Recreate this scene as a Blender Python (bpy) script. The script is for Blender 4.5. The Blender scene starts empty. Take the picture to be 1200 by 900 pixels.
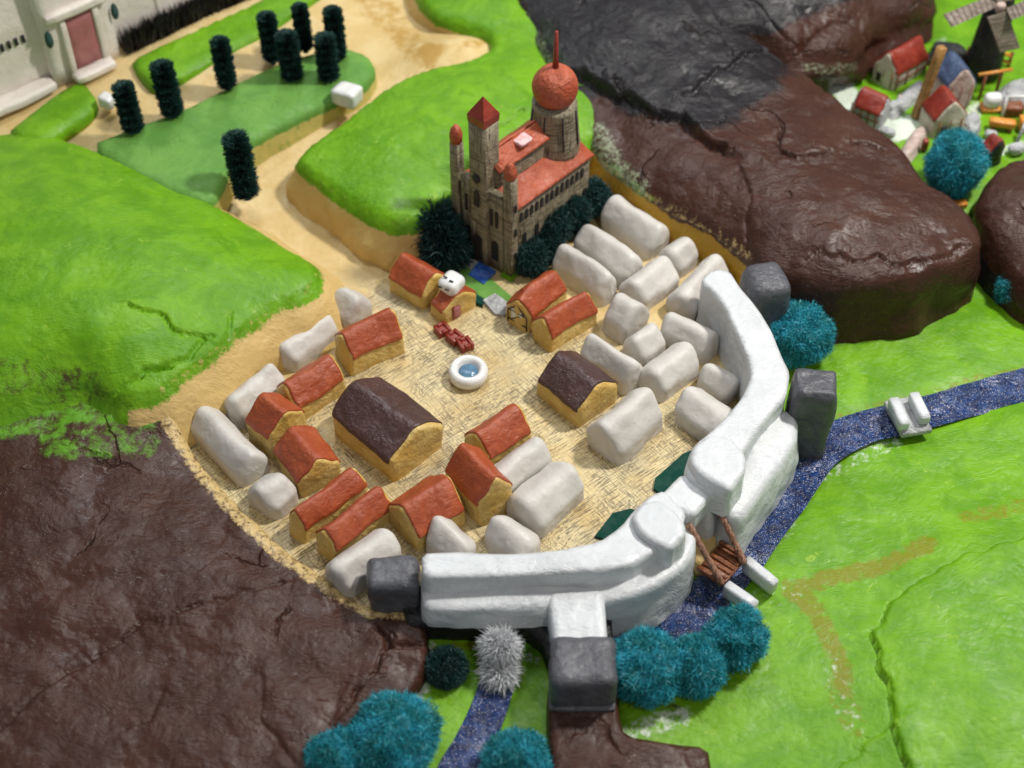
import bpy, bmesh, math, random
import numpy as np
from mathutils import Vector, Matrix, noise, geometry
random.seed(7); np.random.seed(7)
S = bpy.context.scene; COL = S.collection
# ------------------------------------------------------------------ camera, light, exposure
TH = math.radians(48); FPX = 1700.0; DIST = 20.0
CAM = Vector((0, -DIST*math.cos(TH), DIST*math.sin(TH)))
cd = bpy.data.cameras.new('camera'); cam = bpy.data.objects.new('camera', cd); COL.objects.link(cam)
cam.location = CAM; cam.rotation_euler = (math.pi/2-TH, 0, 0)
cd.sensor_width = 36; cd.lens = 36*FPX/1200; cd.clip_end = 500; cd.clip_start = .1
cd.dof.use_dof = True; cd.dof.focus_distance = 18.8; cd.dof.aperture_fstop = 0.26
S.camera = cam
W = bpy.data.worlds.new("World"); S.world = W; W.use_nodes = True
W.node_tree.nodes['Background'].inputs[0].default_value = (.93, .95, 1, 1)
W.node_tree.nodes['Background'].inputs[1].default_value = .27
def area(name, loc, size, watts, col, tgt=(0, 0, 0)):
    l = bpy.data.lights.new(name, 'AREA'); l.shape = 'DISK'; l.size = size; l.energy = watts; l.color = col
    o = bpy.data.objects.new(name, l); COL.objects.link(o); o.location = loc
    o.rotation_euler = (Vector(tgt)-Vector(loc)).to_track_quat('-Z', 'Y').to_euler(); return o
area('key_lamp', (14, 5, 23), 2.5, 7400, (1, .965, .91), (1, 0, 0))
area('overhead_lamp', (-3, 9, 22), 6, 1500, (.93, .97, 1))
area('back_lamp', (-3, 19, 21),   .6, 1000, (.96, .98, 1), (0, 0, 0))
area('front_lamp', (7, -14, 20), 1.2, 700, (1, .93, .82))
S.view_settings.view_transform = 'Standard'; S.view_settings.look = 'None'
S.view_settings.exposure = 0; S.view_settings.gamma = 1
S.render.resolution_x = 1024; S.render.resolution_y = 768

RT = Vector((1, 0, 0)); UP = Vector((0, math.sin(TH), math.cos(TH))); FW = Vector((0, math.cos(TH), -math.sin(TH)))
def P(px, py, z=0.0):
    d = FW*FPX + RT*(px-600) + UP*(450-py)
    t = (z-CAM.z)/d.z
    return CAM + d*t
def Q(v):
    r = Vector(v)-CAM; f = r.dot(FW)
    return 600+FPX*r.dot(RT)/f, 450-FPX*r.dot(UP)/f
def zat(x, y, py):
    lo, hi = -3, 8
    for _ in range(40):
        m = (lo+hi)/2
        if Q((x, y, m))[1] > py: lo = m
        else: hi = m
    return lo

# ------------------------------------------------------------------ materials
MATS = {}
def clay(name, c1, c2=None, c3=None, rough=.55, scale=1.5, bump=.35, fine=14, stretch=(1, 1, 1), rot=0, masks=(), spec=.5, speck=0.0, grit=None, streak=.25, crack=0.0, crs=.8):
    """painted clay: base colour mottled c1..c2 (+ c3 flecks); masks = [(attr, colour, edge noise scale)]"""
    m = bpy.data.materials.new(name); m.use_nodes = True; nt = m.node_tree; N = nt.nodes; L = nt.links
    b = N['Principled BSDF']; b.inputs['Roughness'].default_value = rough
    b.inputs['Specular IOR Level'].default_value = spec
    tc = N.new('ShaderNodeTexCoord'); mp = N.new('ShaderNodeMapping'); L.new(tc.outputs['Object'], mp.inputs[0])
    mp.inputs['Scale'].default_value = stretch; mp.inputs['Rotation'].default_value = (0, 0, rot)
    def nz(s, d=4, r=.6, src=mp, dist=0):
        n = N.new('ShaderNodeTexNoise'); n.inputs['Scale'].default_value = s; n.inputs['Detail'].default_value = d
        n.inputs['Roughness'].default_value = r; n.inputs['Distortion'].default_value = dist
        L.new(src.outputs[0] if src is mp else src.outputs['Object'], n.inputs['Vector']); return n.outputs[0]
    def ramp(x, a, bb):
        r = N.new('ShaderNodeMapRange'); r.inputs[1].default_value = a; r.inputs[2].default_value = bb
        r.interpolation_type = 'SMOOTHSTEP'; L.new(x, r.inputs[0]); return r.outputs[0]
    def mix(f, a, bb):
        x = N.new('ShaderNodeMix'); x.data_type = 'RGBA'
        if isinstance(f, float): x.inputs[0].default_value = f
        else: L.new(f, x.inputs[0])
        for i, c in ((6, a), (7, bb)):
            if isinstance(c, tuple): x.inputs[i].default_value = (*c, 1)
            else: L.new(c, x.inputs[i])
        return x.outputs[2]
    def math_(op, a, bb, c=None):
        x = N.new('ShaderNodeMath'); x.operation = op; x.use_clamp = True
        for i, v in enumerate((a, bb)):
            if isinstance(v, (int, float)): x.inputs[i].default_value = v
            else: L.new(v, x.inputs[i])
        return x.outputs[0]
    n1 = nz(scale, 6, .62, dist=.6)
    col = mix(ramp(n1, .36, .66), c1, c2 or c1)
    if streak:
        wn = N.new('ShaderNodeTexNoise'); wn.inputs['Scale'].default_value = .9; wn.inputs['Detail'].default_value = 2; L.new(tc.outputs['Object'], wn.inputs['Vector'])
        wv = N.new('ShaderNodeVectorMath'); wv.operation = 'MULTIPLY_ADD'; L.new(wn.outputs['Color'], wv.inputs[0]); wv.inputs[1].default_value = (1.6, 1.6, 1.6); L.new(tc.outputs['Object'], wv.inputs[2])
        st = N.new('ShaderNodeMapping'); L.new(wv.outputs[0], st.inputs[0])
        st.inputs['Scale'].default_value = (1, 7, 3); st.inputs['Rotation'].default_value = (0, 0, .7+rot)
        sn = N.new('ShaderNodeTexNoise'); sn.inputs['Scale'].default_value = 4; sn.inputs['Detail'].default_value = 5
        L.new(st.outputs[0], sn.inputs['Vector'])
        strk = sn.outputs[0]
        dk = tuple(x*.72 for x in c1)
        fm = math_('MULTIPLY', ramp(strk, .5, .75), streak*2)
        col = mix(fm, col, dk)
    if c3: col = mix(ramp(nz(scale*3.3, 5, .7, dist=1), .6, .74), col, c3)
    for (att, mc, ns) in masks:
        a = N.new('ShaderNodeAttribute'); a.attribute_name = att
        # noisy soft edge
        sN = N.new('ShaderNodeMath'); sN.operation = 'MULTIPLY_ADD'; L.new(nz(ns, 6, .75, src=tc), sN.inputs[0]); sN.inputs[1].default_value = 1.5; sN.inputs[2].default_value = -.25; s1 = sN.outputs[0]
        x = N.new('ShaderNodeMath'); x.operation = 'ADD'; L.new(a.outputs['Fac'], x.inputs[0]); L.new(s1, x.inputs[1])
        col = mix(math_('MULTIPLY', ramp(x.outputs[0], .84, 1.2), .93), col, mc)
    if speck:
        col = mix(math_('MULTIPLY', ramp(nz(fine*4, 2, .5, src=tc), .70-.07*speck, .74-.07*speck), speck), col, (.75, .75, .7))
    if grit:
        col = mix(math_('MULTIPLY', ramp(nz(fine*1.3, 4, .8, src=tc), .56, .7), .8), col, grit)
    crk = None
    if crack:
        dn = N.new('ShaderNodeTexNoise'); dn.inputs['Scale'].default_value = 1.7; dn.inputs['Detail'].default_value = 5; L.new(tc.outputs['Object'], dn.inputs['Vector'])
        dv = N.new('ShaderNodeVectorMath'); dv.operation = 'MULTIPLY_ADD'; L.new(dn.outputs['Color'], dv.inputs[0]); dv.inputs[1].default_value = (.9, .9, .9); L.new(tc.outputs['Object'], dv.inputs[2])
        vo = N.new('ShaderNodeTexVoronoi'); vo.feature = 'DISTANCE_TO_EDGE'; vo.inputs['Scale'].default_value = crs; L.new(dv.outputs[0], vo.inputs['Vector'])
        near_ = N.new('ShaderNodeMapRange'); near_.inputs[1].default_value = .0; near_.inputs[2].default_value = .022; near_.inputs[3].default_value = 1; near_.inputs[4].default_value = 0; L.new(vo.outputs['Distance'], near_.inputs[0])
        crk = math_('MULTIPLY', near_.outputs[0], ramp(nz(.8, 3, .6, src=tc), .55, .62))
        col = mix(math_('MULTIPLY', crk, .8*crack), col, tuple(x*.25 for x in c1))
    L.new(col, b.inputs['Base Color'])
    rr = ramp(nz(fine*.5, 5, .7), .3, .7)
    rm = N.new('ShaderNodeMapRange'); L.new(rr, rm.inputs[0]); rm.inputs[3].default_value = rough*.75; rm.inputs[4].default_value = min(1, rough*1.25)
    L.new(rm.outputs[0], b.inputs['Roughness'])
    bp = N.new('ShaderNodeBump'); bp.inputs['Strength'].default_value = bump; bp.inputs['Distance'].default_value = .05
    h = N.new('ShaderNodeMath'); h.operation = 'ADD'; L.new(nz(fine, 6, .65, dist=.3), h.inputs[0])
    if streak:
        hh = N.new('ShaderNodeMath'); hh.operation = 'MULTIPLY'; hh.inputs[1].default_value = .6; L.new(strk, hh.inputs[0]); L.new(hh.outputs[0], h.inputs[1])
    # uneven handling: smooth thumbed areas between rough ones, plus broad dents
    ms = math_('MULTIPLY', h.outputs[0], ramp(nz(fine*.16, 3, .6, src=tc), .36, .62)) if False else None
    mm = N.new('ShaderNodeMath'); mm.operation = 'MULTIPLY'; L.new(h.outputs[0], mm.inputs[0])
    mr = N.new('ShaderNodeMapRange'); mr.inputs[1].default_value = .35; mr.inputs[2].default_value = .65; mr.inputs[3].default_value = .25; mr.inputs[4].default_value = 1.25; L.new(nz(fine*.16, 3, .6, src=tc), mr.inputs[0]); L.new(mr.outputs[0], mm.inputs[1])
    ad = N.new('ShaderNodeMath'); ad.operation = 'MULTIPLY_ADD'; L.new(nz(fine*.25, 3, .5, src=tc), ad.inputs[0]); ad.inputs[1].default_value = 1.6; L.new(mm.outputs[0], ad.inputs[2])
    h = ad
    if crk is not None:
        sb = N.new('ShaderNodeMath'); sb.operation = 'MULTIPLY_ADD'; L.new(crk, sb.inputs[0]); sb.inputs[1].default_value = -1.5*crack; L.new(h.outputs[0], sb.inputs[2]); h = sb
    L.new(h.outputs[0], bp.inputs['Height']); L.new(bp.outputs[0], b.inputs['Normal'])
    MATS[name] = m; return m
GREEN = (.13, .43, .012); GREEN2 = (.22, .52, .02)
BROWN = (.044, .017, .011); BLACK = (.012, .0125, .015)
SAND = (.62, .42, .17); OCHRE = (.185, .20, .002)
M_grass = clay('grass_paint', (.098, .265, .004), (.155, .355, .007), (.27, .44, .035), rough=.42, scale=1.7, bump=.42, fine=9, masks=[('m1', OCHRE, 9), ('m2', SAND, 12), ('m3', BROWN, 4), ('m4', (.62, .68, .60), 10)], streak=.2, spec=.28)
M_lawn = clay('lawn_paint', (.085, .24, .03), (.14, .32, .05), None, rough=.7, scale=1.2, bump=.2, fine=12, masks=[('m1', (.5, .42, .12), 9)])
M_rock = clay('rock_paint', BROWN, (.058, .023, .014), (.085, .040, .027), rough=.34, scale=1.6, bump=.62, fine=8, crack=.8, crs=.7, masks=[('m3', (.11, .30, .015), 4), ('m2', (.60, .44, .19), 12), ('m1', BLACK, 2.2), ('m4', (.30, .34, .22), 14), ('m5', (.42, .24, .02), 5)], spec=.30, speck=.15, streak=.12)
M_black = clay('black_rock_paint', (.008, .008, .008), (.018, .018, .02), rough=.4, bump=.9, fine=9, speck=.2)
M_white = clay('white_clay', (.50, .47, .43), (.57, .545, .505), (.42, .37, .32), rough=.5, scale=1.6, bump=.32, fine=8, streak=.0)
M_wall = clay('white_gloss_clay', (.55, .57, .585), (.61, .63, .64), (.50, .515, .53), rough=.34, scale=1.8, bump=.5, fine=6, streak=.04)
M_grey = clay('grey_clay', (.065, .067, .078), (.095, .096, .108), (.12, .12, .13), rough=.33, scale=3, bump=.5, fine=12, streak=.1)
M_yel = clay('yellow_clay', (.56, .36, .085), (.64, .47, .17), (.48, .26, .03), rough=.40, scale=3, bump=.6, fine=12, streak=.3)
M_red = clay('red_roof_clay', (.31, .055, .016), (.38, .080, .024), (.50, .15, .05), rough=.45, scale=3, bump=.45, fine=11, streak=.3)
M_red2 = clay('dark_red_clay', (.20, .022, .012), (.27, .035, .018), (.38, .07, .03), rough=.35, scale=4, bump=.3, fine=14)
M_brn = clay('brown_roof_clay', (.055, .026, .023), (.075, .036, .032), (.10, .055, .05), rough=.4, scale=3, bump=.5, fine=14, speck=.3)
M_sand = clay('sand_clay', (.52, .35, .12), (.60, .43, .18), None, rough=.6, scale=1.8, bump=.3, fine=11, streak=.12)
M_water = clay('glitter_water', (.003, .014, .075), (.009, .045, .19), (.03, .12, .32), rough=.22, scale=9, bump=1.0, fine=16, speck=.8, streak=.3, spec=.8)
M_teal = clay('teal_fibre', (.010, .20, .22), (.025, .36, .48), (.008, .12, .10), rough=.5, scale=2.6, bump=0.1, streak=0)
M_dkgreen = clay('dark_green_fibre', (.006, .035, .032), (.010, .06, .055), (.02, .10, .085), rough=.6, scale=5, bump=.1, streak=0)
M_cyp = clay('cypress_fibre', (.006, .040, .034), (.010, .058, .048), None, rough=.7, scale=5, bump=.1, streak=0)
M_silver = clay('silver_fibre', (.55, .57, .6), (.7, .71, .72), rough=.35, scale=6, bump=.1, streak=0)
M_wood = clay('brown_wood', (.15, .045, .015), (.25, .085, .03), (.07, .02, .01), rough=.3, scale=5, bump=.5, fine=14, stretch=(1, 4, 1), streak=.5)
M_rope = clay('copper_rope', (.22, .10, .06), (.35, .19, .13), (.10, .04, .02), rough=.35, scale=10, bump=.5)
M_orange = clay('orange_wood', (.62, .22, .03), (.70, .33, .06), (.40, .10, .01), rough=.3, scale=8, bump=.4)
M_beige = clay('village_wall', (.48, .44, .33), (.55, .50, .40), (.30, .26, .18), rough=.6, scale=8, bump=.35)
M_blue = clay('blue_roof', (.045, .07, .14), (.07, .11, .20), None, rough=.4, scale=6, bump=.3)
M_bluep = clay('blue_patch', (.015, .07, .36), (.03, .13, .5), (.4, .5, .7), rough=.35, scale=8, bump=.5, speck=.6)
M_dgr = clay('dark_green_paint', (.001, .04, .027), (.002, .05, .032), rough=.75, spec=.2, bump=.12)
M_cream = clay('cream_clay', (.66, .60, .53), (.72, .66, .6), (.6, .52, .42), rough=.6, scale=1.5, bump=.2, streak=.1)
M_pink = clay('pink_door', (.36, .13, .13), (.42, .18, .17), rough=.6, bump=.2)
M_sail = clay('grey_brown_sail', (.20, .16, .13), (.26, .21, .17), (.12, .09, .07), rough=.5, scale=8, bump=.5)
M_pole = clay('aged_wood', (.30, .15, .04), (.40, .22, .07), (.13, .06, .015), rough=.4, scale=6, bump=.4)
M_cobble = clay('grey_cobble', (.38, .39, .40), (.52, .53, .53), (.2, .2, .19), rough=.5, scale=7, bump=1.0, fine=16)
M_pinkw = clay('pinkish_stone', (.42, .30, .26), (.55, .45, .40), (.25, .16, .13), rough=.55, scale=8, bump=.4)
M_ink = clay('black_ink', (.015, .013, .012), rough=.6, bump=.1, streak=0)
M_poolw = clay('fountain_water', (.07, .16, .25), (.12, .24, .36), (.03, .06, .1), rough=.15, scale=12, bump=.3, streak=0)
M_porc = clay('white_glaze', (.66, .66, .64), (.72, .72, .7), (.35, .25, .18), rough=.22, scale=5, bump=.1, streak=0)
M_glit = clay('pink_glitter', (.62, .33, .33), (.75, .55, .55), (.9, .85, .85), rough=.3, scale=14, bump=.8, streak=0)

def stone_print(name, c1, c2, dark, vs=18):
    m = clay(name, c1, c2, dark, rough=.65, scale=6, bump=.5, fine=16)
    nt = m.node_tree; N = nt.nodes; L = nt.links; b = N['Principled BSDF']
    src = b.inputs['Base Color'].links[0].from_socket
    tc = N.new('ShaderNodeTexCoord'); mp = N.new('ShaderNodeMapping'); L.new(tc.outputs['Object'], mp.inputs[0])
    mp.inputs['Scale'].default_value = (vs, vs, 1.6)
    n = N.new('ShaderNodeTexNoise'); n.inputs['Scale'].default_value = 1.5; n.inputs['Detail'].default_value = 6; L.new(mp.outputs[0], n.inputs['Vector'])
    mp2 = N.new('ShaderNodeMapping'); L.new(tc.outputs['Object'], mp2.inputs[0]); mp2.inputs['Scale'].default_value = (1.5, 1.5, 26)
    n2 = N.new('ShaderNodeTexNoise'); n2.inputs['Scale'].default_value = 1.5; n2.inputs['Detail'].default_value = 4; L.new(mp2.outputs[0], n2.inputs['Vector'])
    mx = N.new('ShaderNodeMath'); mx.operation = 'MAXIMUM'; L.new(n.outputs[0], mx.inputs[0]); L.new(n2.outputs[0], mx.inputs[1])
    r = N.new('ShaderNodeMapRange'); r.inputs[1].default_value = .50; r.inputs[2].default_value = .68; r.inputs[4].default_value = .85; L.new(mx.outputs[0], r.inputs[0])
    x = N.new('ShaderNodeMix'); x.data_type = 'RGBA'; L.new(r.outputs[0], x.inputs[0]); L.new(src, x.inputs[6]); x.inputs[7].default_value = (*dark, 1)
    L.new(x.outputs[2], b.inputs['Base Color']); return m
M_church = stone_print('printed_stone', (.23, .195, .125), (.31, .265, .18), (.035, .026, .016))
M_churchroof = clay('church_roof_paint', (.36, .065, .026), (.43, .10, .045), (.52, .20, .11), rough=.5, scale=4, bump=.6, fine=16, streak=.35)

def make_ground_mat():
    m = clay('sand_ground_paint', (.56, .40, .16), (.63, .48, .23), None, rough=.6, scale=1.8, bump=.3, fine=11, streak=.12,
             masks=[('m2', (.42, .25, .05), 5)])
    nt = m.node_tree; N = nt.nodes; L = nt.links; b = N['Principled BSDF']
    src = b.inputs['Base Color'].links[0].from_socket
    tc = N.new('ShaderNodeTexCoord')
    def hatch(rot, sc, lo, hi, seed):
        mp = N.new('ShaderNodeMapping'); mp.vector_type = 'TEXTURE'; L.new(tc.outputs['Object'], mp.inputs[0])
        mp.inputs['Rotation'].default_value = (0, 0, rot); mp.inputs['Location'].default_value = (seed, 0, 0)
        mp.inputs['Scale'].default_value = (1/sc[0], 1/sc[1], 1)
        n = N.new('ShaderNodeTexNoise'); n.inputs['Scale'].default_value = 1; n.inputs['Detail'].default_value = 3; n.inputs['Roughness'].default_value = .75
        L.new(mp.outputs[0], n.inputs['Vector'])
        r = N.new('ShaderNodeMapRange'); r.inputs[1].default_value = lo; r.inputs[2].default_value = hi; L.new(n.outputs[0], r.inputs[0]); return r.outputs[0]
    def nzz(s, lo, hi, seed=0):
        mp = N.new('ShaderNodeMapping'); L.new(tc.outputs['Object'], mp.inputs[0]); mp.inputs['Location'].default_value = (seed, seed, 0)
        n = N.new('ShaderNodeTexNoise'); n.inputs['Scale'].default_value = s; n.inputs['Detail'].default_value = 4; L.new(mp.outputs[0], n.inputs['Vector'])
        r = N.new('ShaderNodeMapRange'); r.inputs[1].default_value = lo; r.inputs[2].default_value = hi; L.new(n.outputs[0], r.inputs[0]); return r.outputs[0]
    def mul(a, bb, op='MULTIPLY'):
        x = N.new('ShaderNodeMath'); x.operation = op; x.use_clamp = True; L.new(a, x.inputs[0])
        if isinstance(bb, (int, float)): x.inputs[1].default_value = bb
        else: L.new(bb, x.inputs[1])
        return x.outputs[0]
    A = math.radians(38)
    h1 = mul(hatch(A, (4, 50), .51, .56, 0), nzz(1.1, .34, .52))
    h2 = mul(hatch(A+math.pi/2, (4, 50), .52, .57, 7), nzz(1.3, .36, .54, 5))
    h3 = mul(hatch(A+.4, (14, 30), .54, .58, 3), nzz(2.2, .46, .6, 11))
    h = mul(mul(h1, h2, 'MAXIMUM'), h3, 'MAXIMUM')
    a = N.new('ShaderNodeAttribute'); a.attribute_name = 'm1'
    hm = mul(mul(h, a.outputs['Fac']), .72)
    # paper print tone: slightly greyer and lighter than the sand clay
    x0 = N.new('ShaderNodeMix'); x0.data_type = 'RGBA'; L.new(mul(a.outputs['Fac'], nzz(1.6, .3, .7, 2)), x0.inputs[0]); L.new(src, x0.inputs[6]); x0.inputs[7].default_value = (.68, .58, .33, 1)
    x1 = N.new('ShaderNodeMix'); x1.data_type = 'RGBA'; L.new(mul(mul(a.outputs['Fac'], nzz(.9, .56, .68, 9)), .55), x1.inputs[0]); L.new(x0.outputs[2], x1.inputs[6]); x1.inputs[7].default_value = (.42, .38, .28, 1)
    x = N.new('ShaderNodeMix'); x.data_type = 'RGBA'; L.new(hm, x.inputs[0]); L.new(x1.outputs[2], x.inputs[6]); x.inputs[7].default_value = (.045, .03, .02, 1)
    L.new(x.outputs[2], b.inputs['Base Color']); return m
M_ground = make_ground_mat()

# ------------------------------------------------------------------ object helpers
def tag(o, label=None, cat=None, group=None, kind=None):
    if label: o['label'] = label
    if cat: o['category'] = cat
    if group: o['group'] = group
    if kind: o['kind'] = kind
    return o
def thing(name, label, cat, loc=(0, 0, 0), rz=0, group=None):
    o = bpy.data.objects.new(name, None); COL.objects.link(o); o.location = loc; o.rotation_euler = (0, 0, rz)
    o.empty_display_size = .1
    return tag(o, label, cat, group)
def link(name, verts, faces, mat, parent=None, smooth=True, attrs=None):
    me = bpy.data.meshes.new(name); me.from_pydata([tuple(v) for v in verts], [], [tuple(int(i) for i in f) for f in faces]); me.update()
    if smooth: me.polygons.foreach_set('use_smooth', [True]*len(me.polygons))
    me.materials.append(mat)
    if attrs:
        for k, a in attrs.items():
            at = me.attributes.new(k, 'FLOAT', 'POINT'); at.data.foreach_set('value', np.asarray(a, dtype=np.float32))
    bm = bmesh.new(); bm.from_mesh(me); bmesh.ops.recalc_face_normals(bm, faces=bm.faces); bm.to_mesh(me); bm.free()
    o = bpy.data.objects.new(name, me); COL.objects.link(o)
    if parent: o.parent = parent
    return o

class MB:
    def __init__(s): s.v = []; s.f = []
    def add(s, v, f):
        b = len(s.v); s.v += [Vector(x) for x in v]; s.f += [tuple(i+b for i in q) for q in f]; return s
    def box(s, c, size, rz=0, n=None, r=.02, jit=0.0, R=None, seed=0):
        """rounded clay box, centre c"""
        n = n or 4
        hx, hy, hz = [k/2 for k in size]; r = min(r, hx*.95, hy*.95, hz*.95)
        vs = {}; V = []; F = []
        Rm = R or Matrix.Rotation(rz, 3, 'Z')
        g = [math.tan((i/n*2-1)*.9)/math.tan(.9) for i in range(n+1)]
        def vert(i, j, k):
            key = (i, j, k)
            if key in vs: return vs[key]
            p = Vector((g[i]*hx, g[j]*hy, g[k]*hz))
            q = Vector((max(-hx+r, min(hx-r, p.x)), max(-hy+r, min(hy-r, p.y)), max(-hz+r, min(hz-r, p.z))))
            d = p-q
            if d.length > 1e-9: p = q+d.normalized()*r
            if jit:
                pn = (p+Vector((seed*3.1, seed*1.7, 0)))
                p = p+noise.noise_vector(pn*2.2)*jit+noise.noise_vector(pn*7)*jit*.3
            vs[key] = len(V); V.append(Rm @ p+Vector(c)); return vs[key]
        for a in range(n):
            for b in range(n):
                F.append((vert(a, b, 0), vert(a, b+1, 0), vert(a+1, b+1, 0), vert(a+1, b, 0)))
                F.append((vert(a, b, n), vert(a+1, b, n), vert(a+1, b+1, n), vert(a, b+1, n)))
                F.append((vert(a, 0, b), vert(a+1, 0, b), vert(a+1, 0, b+1), vert(a, 0, b+1)))
                F.append((vert(a, n, b), vert(a, n, b+1), vert(a+1, n, b+1), vert(a+1, n, b)))
                F.append((vert(0, a, b), vert(0, a, b+1), vert(0, a+1, b+1), vert(0, a+1, b)))
                F.append((vert(n, a, b), vert(n, a+1, b), vert(n, a+1, b+1), vert(n, a, b+1)))
        return s.add(V, F)
    def tube(s, pts, rads, n=10, cap=True):
        pts = [Vector(p) for p in pts]
        if not hasattr(rads, '__len__'): rads = [rads]*len(pts)
        V = []; F = []
        for i, p in enumerate(pts):
            t = (pts[min(i+1, len(pts)-1)]-pts[max(i-1, 0)]).normalized()
            a = t.cross(Vector((0, 0, 1)) if abs(t.z) < .9 else Vector((1, 0, 0))).normalized(); b = t.cross(a)
            for k in range(n):
                th = 2*math.pi*k/n; V.append(p+(a*math.cos(th)+b*math.sin(th))*rads[i])
        for i in range(len(pts)-1):
            for k in range(n): F.append((i*n+k, i*n+(k+1) % n, (i+1)*n+(k+1) % n, (i+1)*n+k))
        if cap: F.append(tuple(range(n))); F.append(tuple((len(pts)-1)*n+k for k in range(n)))
        return s.add(V, F)
    def lathe(s, prof, c=(0, 0, 0), n=24, jit=0.0):
        V = []; F = []
        for i, (r, z) in enumerate(prof):
            for k in range(n):
                th = 2*math.pi*k/n; p = Vector((r*math.cos(th), r*math.sin(th), z))
                if jit: p = p+noise.noise_vector(p*4+Vector(c))*jit
                V.append(p+Vector(c))
        for i in range(len(prof)-1):
            for k in range(n): F.append((i*n+k, i*n+(k+1) % n, (i+1)*n+(k+1) % n, (i+1)*n+k))
        F.append(tuple(range(n))); F.append(tuple((len(prof)-1)*n+k for k in range(n)))
        return s.add(V, F)
    def prism(s, poly, z0, z1):
        n = len(poly); V = [(p[0], p[1], z0) for p in poly]+[(p[0], p[1], z1) for p in poly]
        F = [tuple(range(n))[::-1], tuple(range(n, 2*n))]+[(i, (i+1) % n, n+(i+1) % n, n+i) for i in range(n)]
        return s.add(V, F)
    def build(s, name, mat, parent=None, smooth=True): return link(name, s.v, s.f, mat, parent, smooth)

# ------------------------------------------------------------------ terrain slabs
def tps(pts, vals, lam=1e-3):
    A = np.array(pts); n = len(A)
    def K(a, b):
        d = np.sqrt(((a[:, None]-b[None])**2).sum(-1)); return np.where(d > 1e-9, d*d*np.log(d+1e-12), 0)
    M = np.zeros((n+3, n+3)); M[:n, :n] = K(A, A)+lam*np.eye(n); M[:n, n] = 1; M[:n, n+1:] = A; M[n, :n] = 1; M[n+1:, :n] = A.T
    w = np.linalg.solve(M, np.concatenate([vals, [0, 0, 0]]))
    def f(x):
        out = np.zeros(len(x))
        for i in range(0, len(x), 8000):
            c = x[i:i+8000]; out[i:i+8000] = K(c, A) @ w[:n]+w[n]+c @ w[n+1:]
        return out
    return f
def smooth_closed(pts, step, rnd=1, cut=9):
    pts = [Vector(p) for p in pts]
    for _ in range(rnd):
        q = []
        for i in range(len(pts)):
            a, b = pts[i], pts[(i+1) % len(pts)]; l = (b-a).length or 1; f = min(.2, cut/l); q += [a.lerp(b, f), a.lerp(b, 1-f)]
        pts = q
    out = []
    for i in range(len(pts)):
        a, b = pts[i], pts[(i+1) % len(pts)]; k = max(1, int((b-a).length/step+.5))
        for j in range(k): out.append(a.lerp(b, j/k))
    return out
def seg_dist(X, poly, closed=True):
    A = np.array([[p[0], p[1]] for p in poly]); B = np.roll(A, -1, 0) if closed else A[1:]
    if not closed: A = A[:-1]
    best = np.full(len(X), 1e9); side = np.zeros(len(X))
    for a, b in zip(A, B):
        d = b-a; L2 = max((d*d).sum(), 1e-12); t = np.clip(((X-a)@d)/L2, 0, 1)
        q = X-(a+t[:, None]*d); dd = np.sqrt((q*q).sum(1)); m = dd < best
        best[m] = dd[m]; side[m] = (d[0]*(X[m, 1]-a[1])-d[1]*(X[m, 0]-a[0]))
    return best, np.sign(side)
def inside(X, poly):
    A = np.array([[p[0], p[1]] for p in poly]); B = np.roll(A, -1, 0); c = np.zeros(len(X), bool)
    for a, b in zip(A, B):
        m = ((a[1] > X[:, 1]) != (b[1] > X[:, 1])) & (X[:, 0] < (b[0]-a[0])*(X[:, 1]-a[1])/(b[1]-a[1]+1e-12)+a[0]); c ^= m
    return c
def nrock(p, amp, seed):
    q = Vector((p[0]+seed, p[1]-seed, 0))
    v = noise.fractal(q*.55, 1, 2, 4)*1.0*amp
    v += (abs(noise.noise(q*1.25))-.2)*1.1*amp
    v += noise.fractal(q*2.6, .9, 2, 4)*.30*amp
    d, _ = noise.voronoi(q*.85+noise.noise_vector(q*.9)*.9)
    msk = max(0, min(1, noise.noise(q*.5+Vector((9, 3, 1)))*3+.35))
    v -= math.exp(-(d[1]-d[0])/.035)*.45*amp*msk
    d2, _ = noise.voronoi(q*2.6+noise.noise_vector(q*2)*.5)
    msk2 = max(0, min(1, noise.noise(q*.8+Vector((2, 8, 5)))*4-.2))
    v -= math.exp(-(d2[1]-d2[0])/.05)*.22*amp*msk2
    return v
def ngrass(p, amp, seed):
    q = Vector((p[0]+seed, p[1]-seed, 0))
    return amp*(noise.fractal(q*.7, 1, 2, 3)*.8+noise.fractal(q*2.6, 1, 2, 3)*.22)
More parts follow.
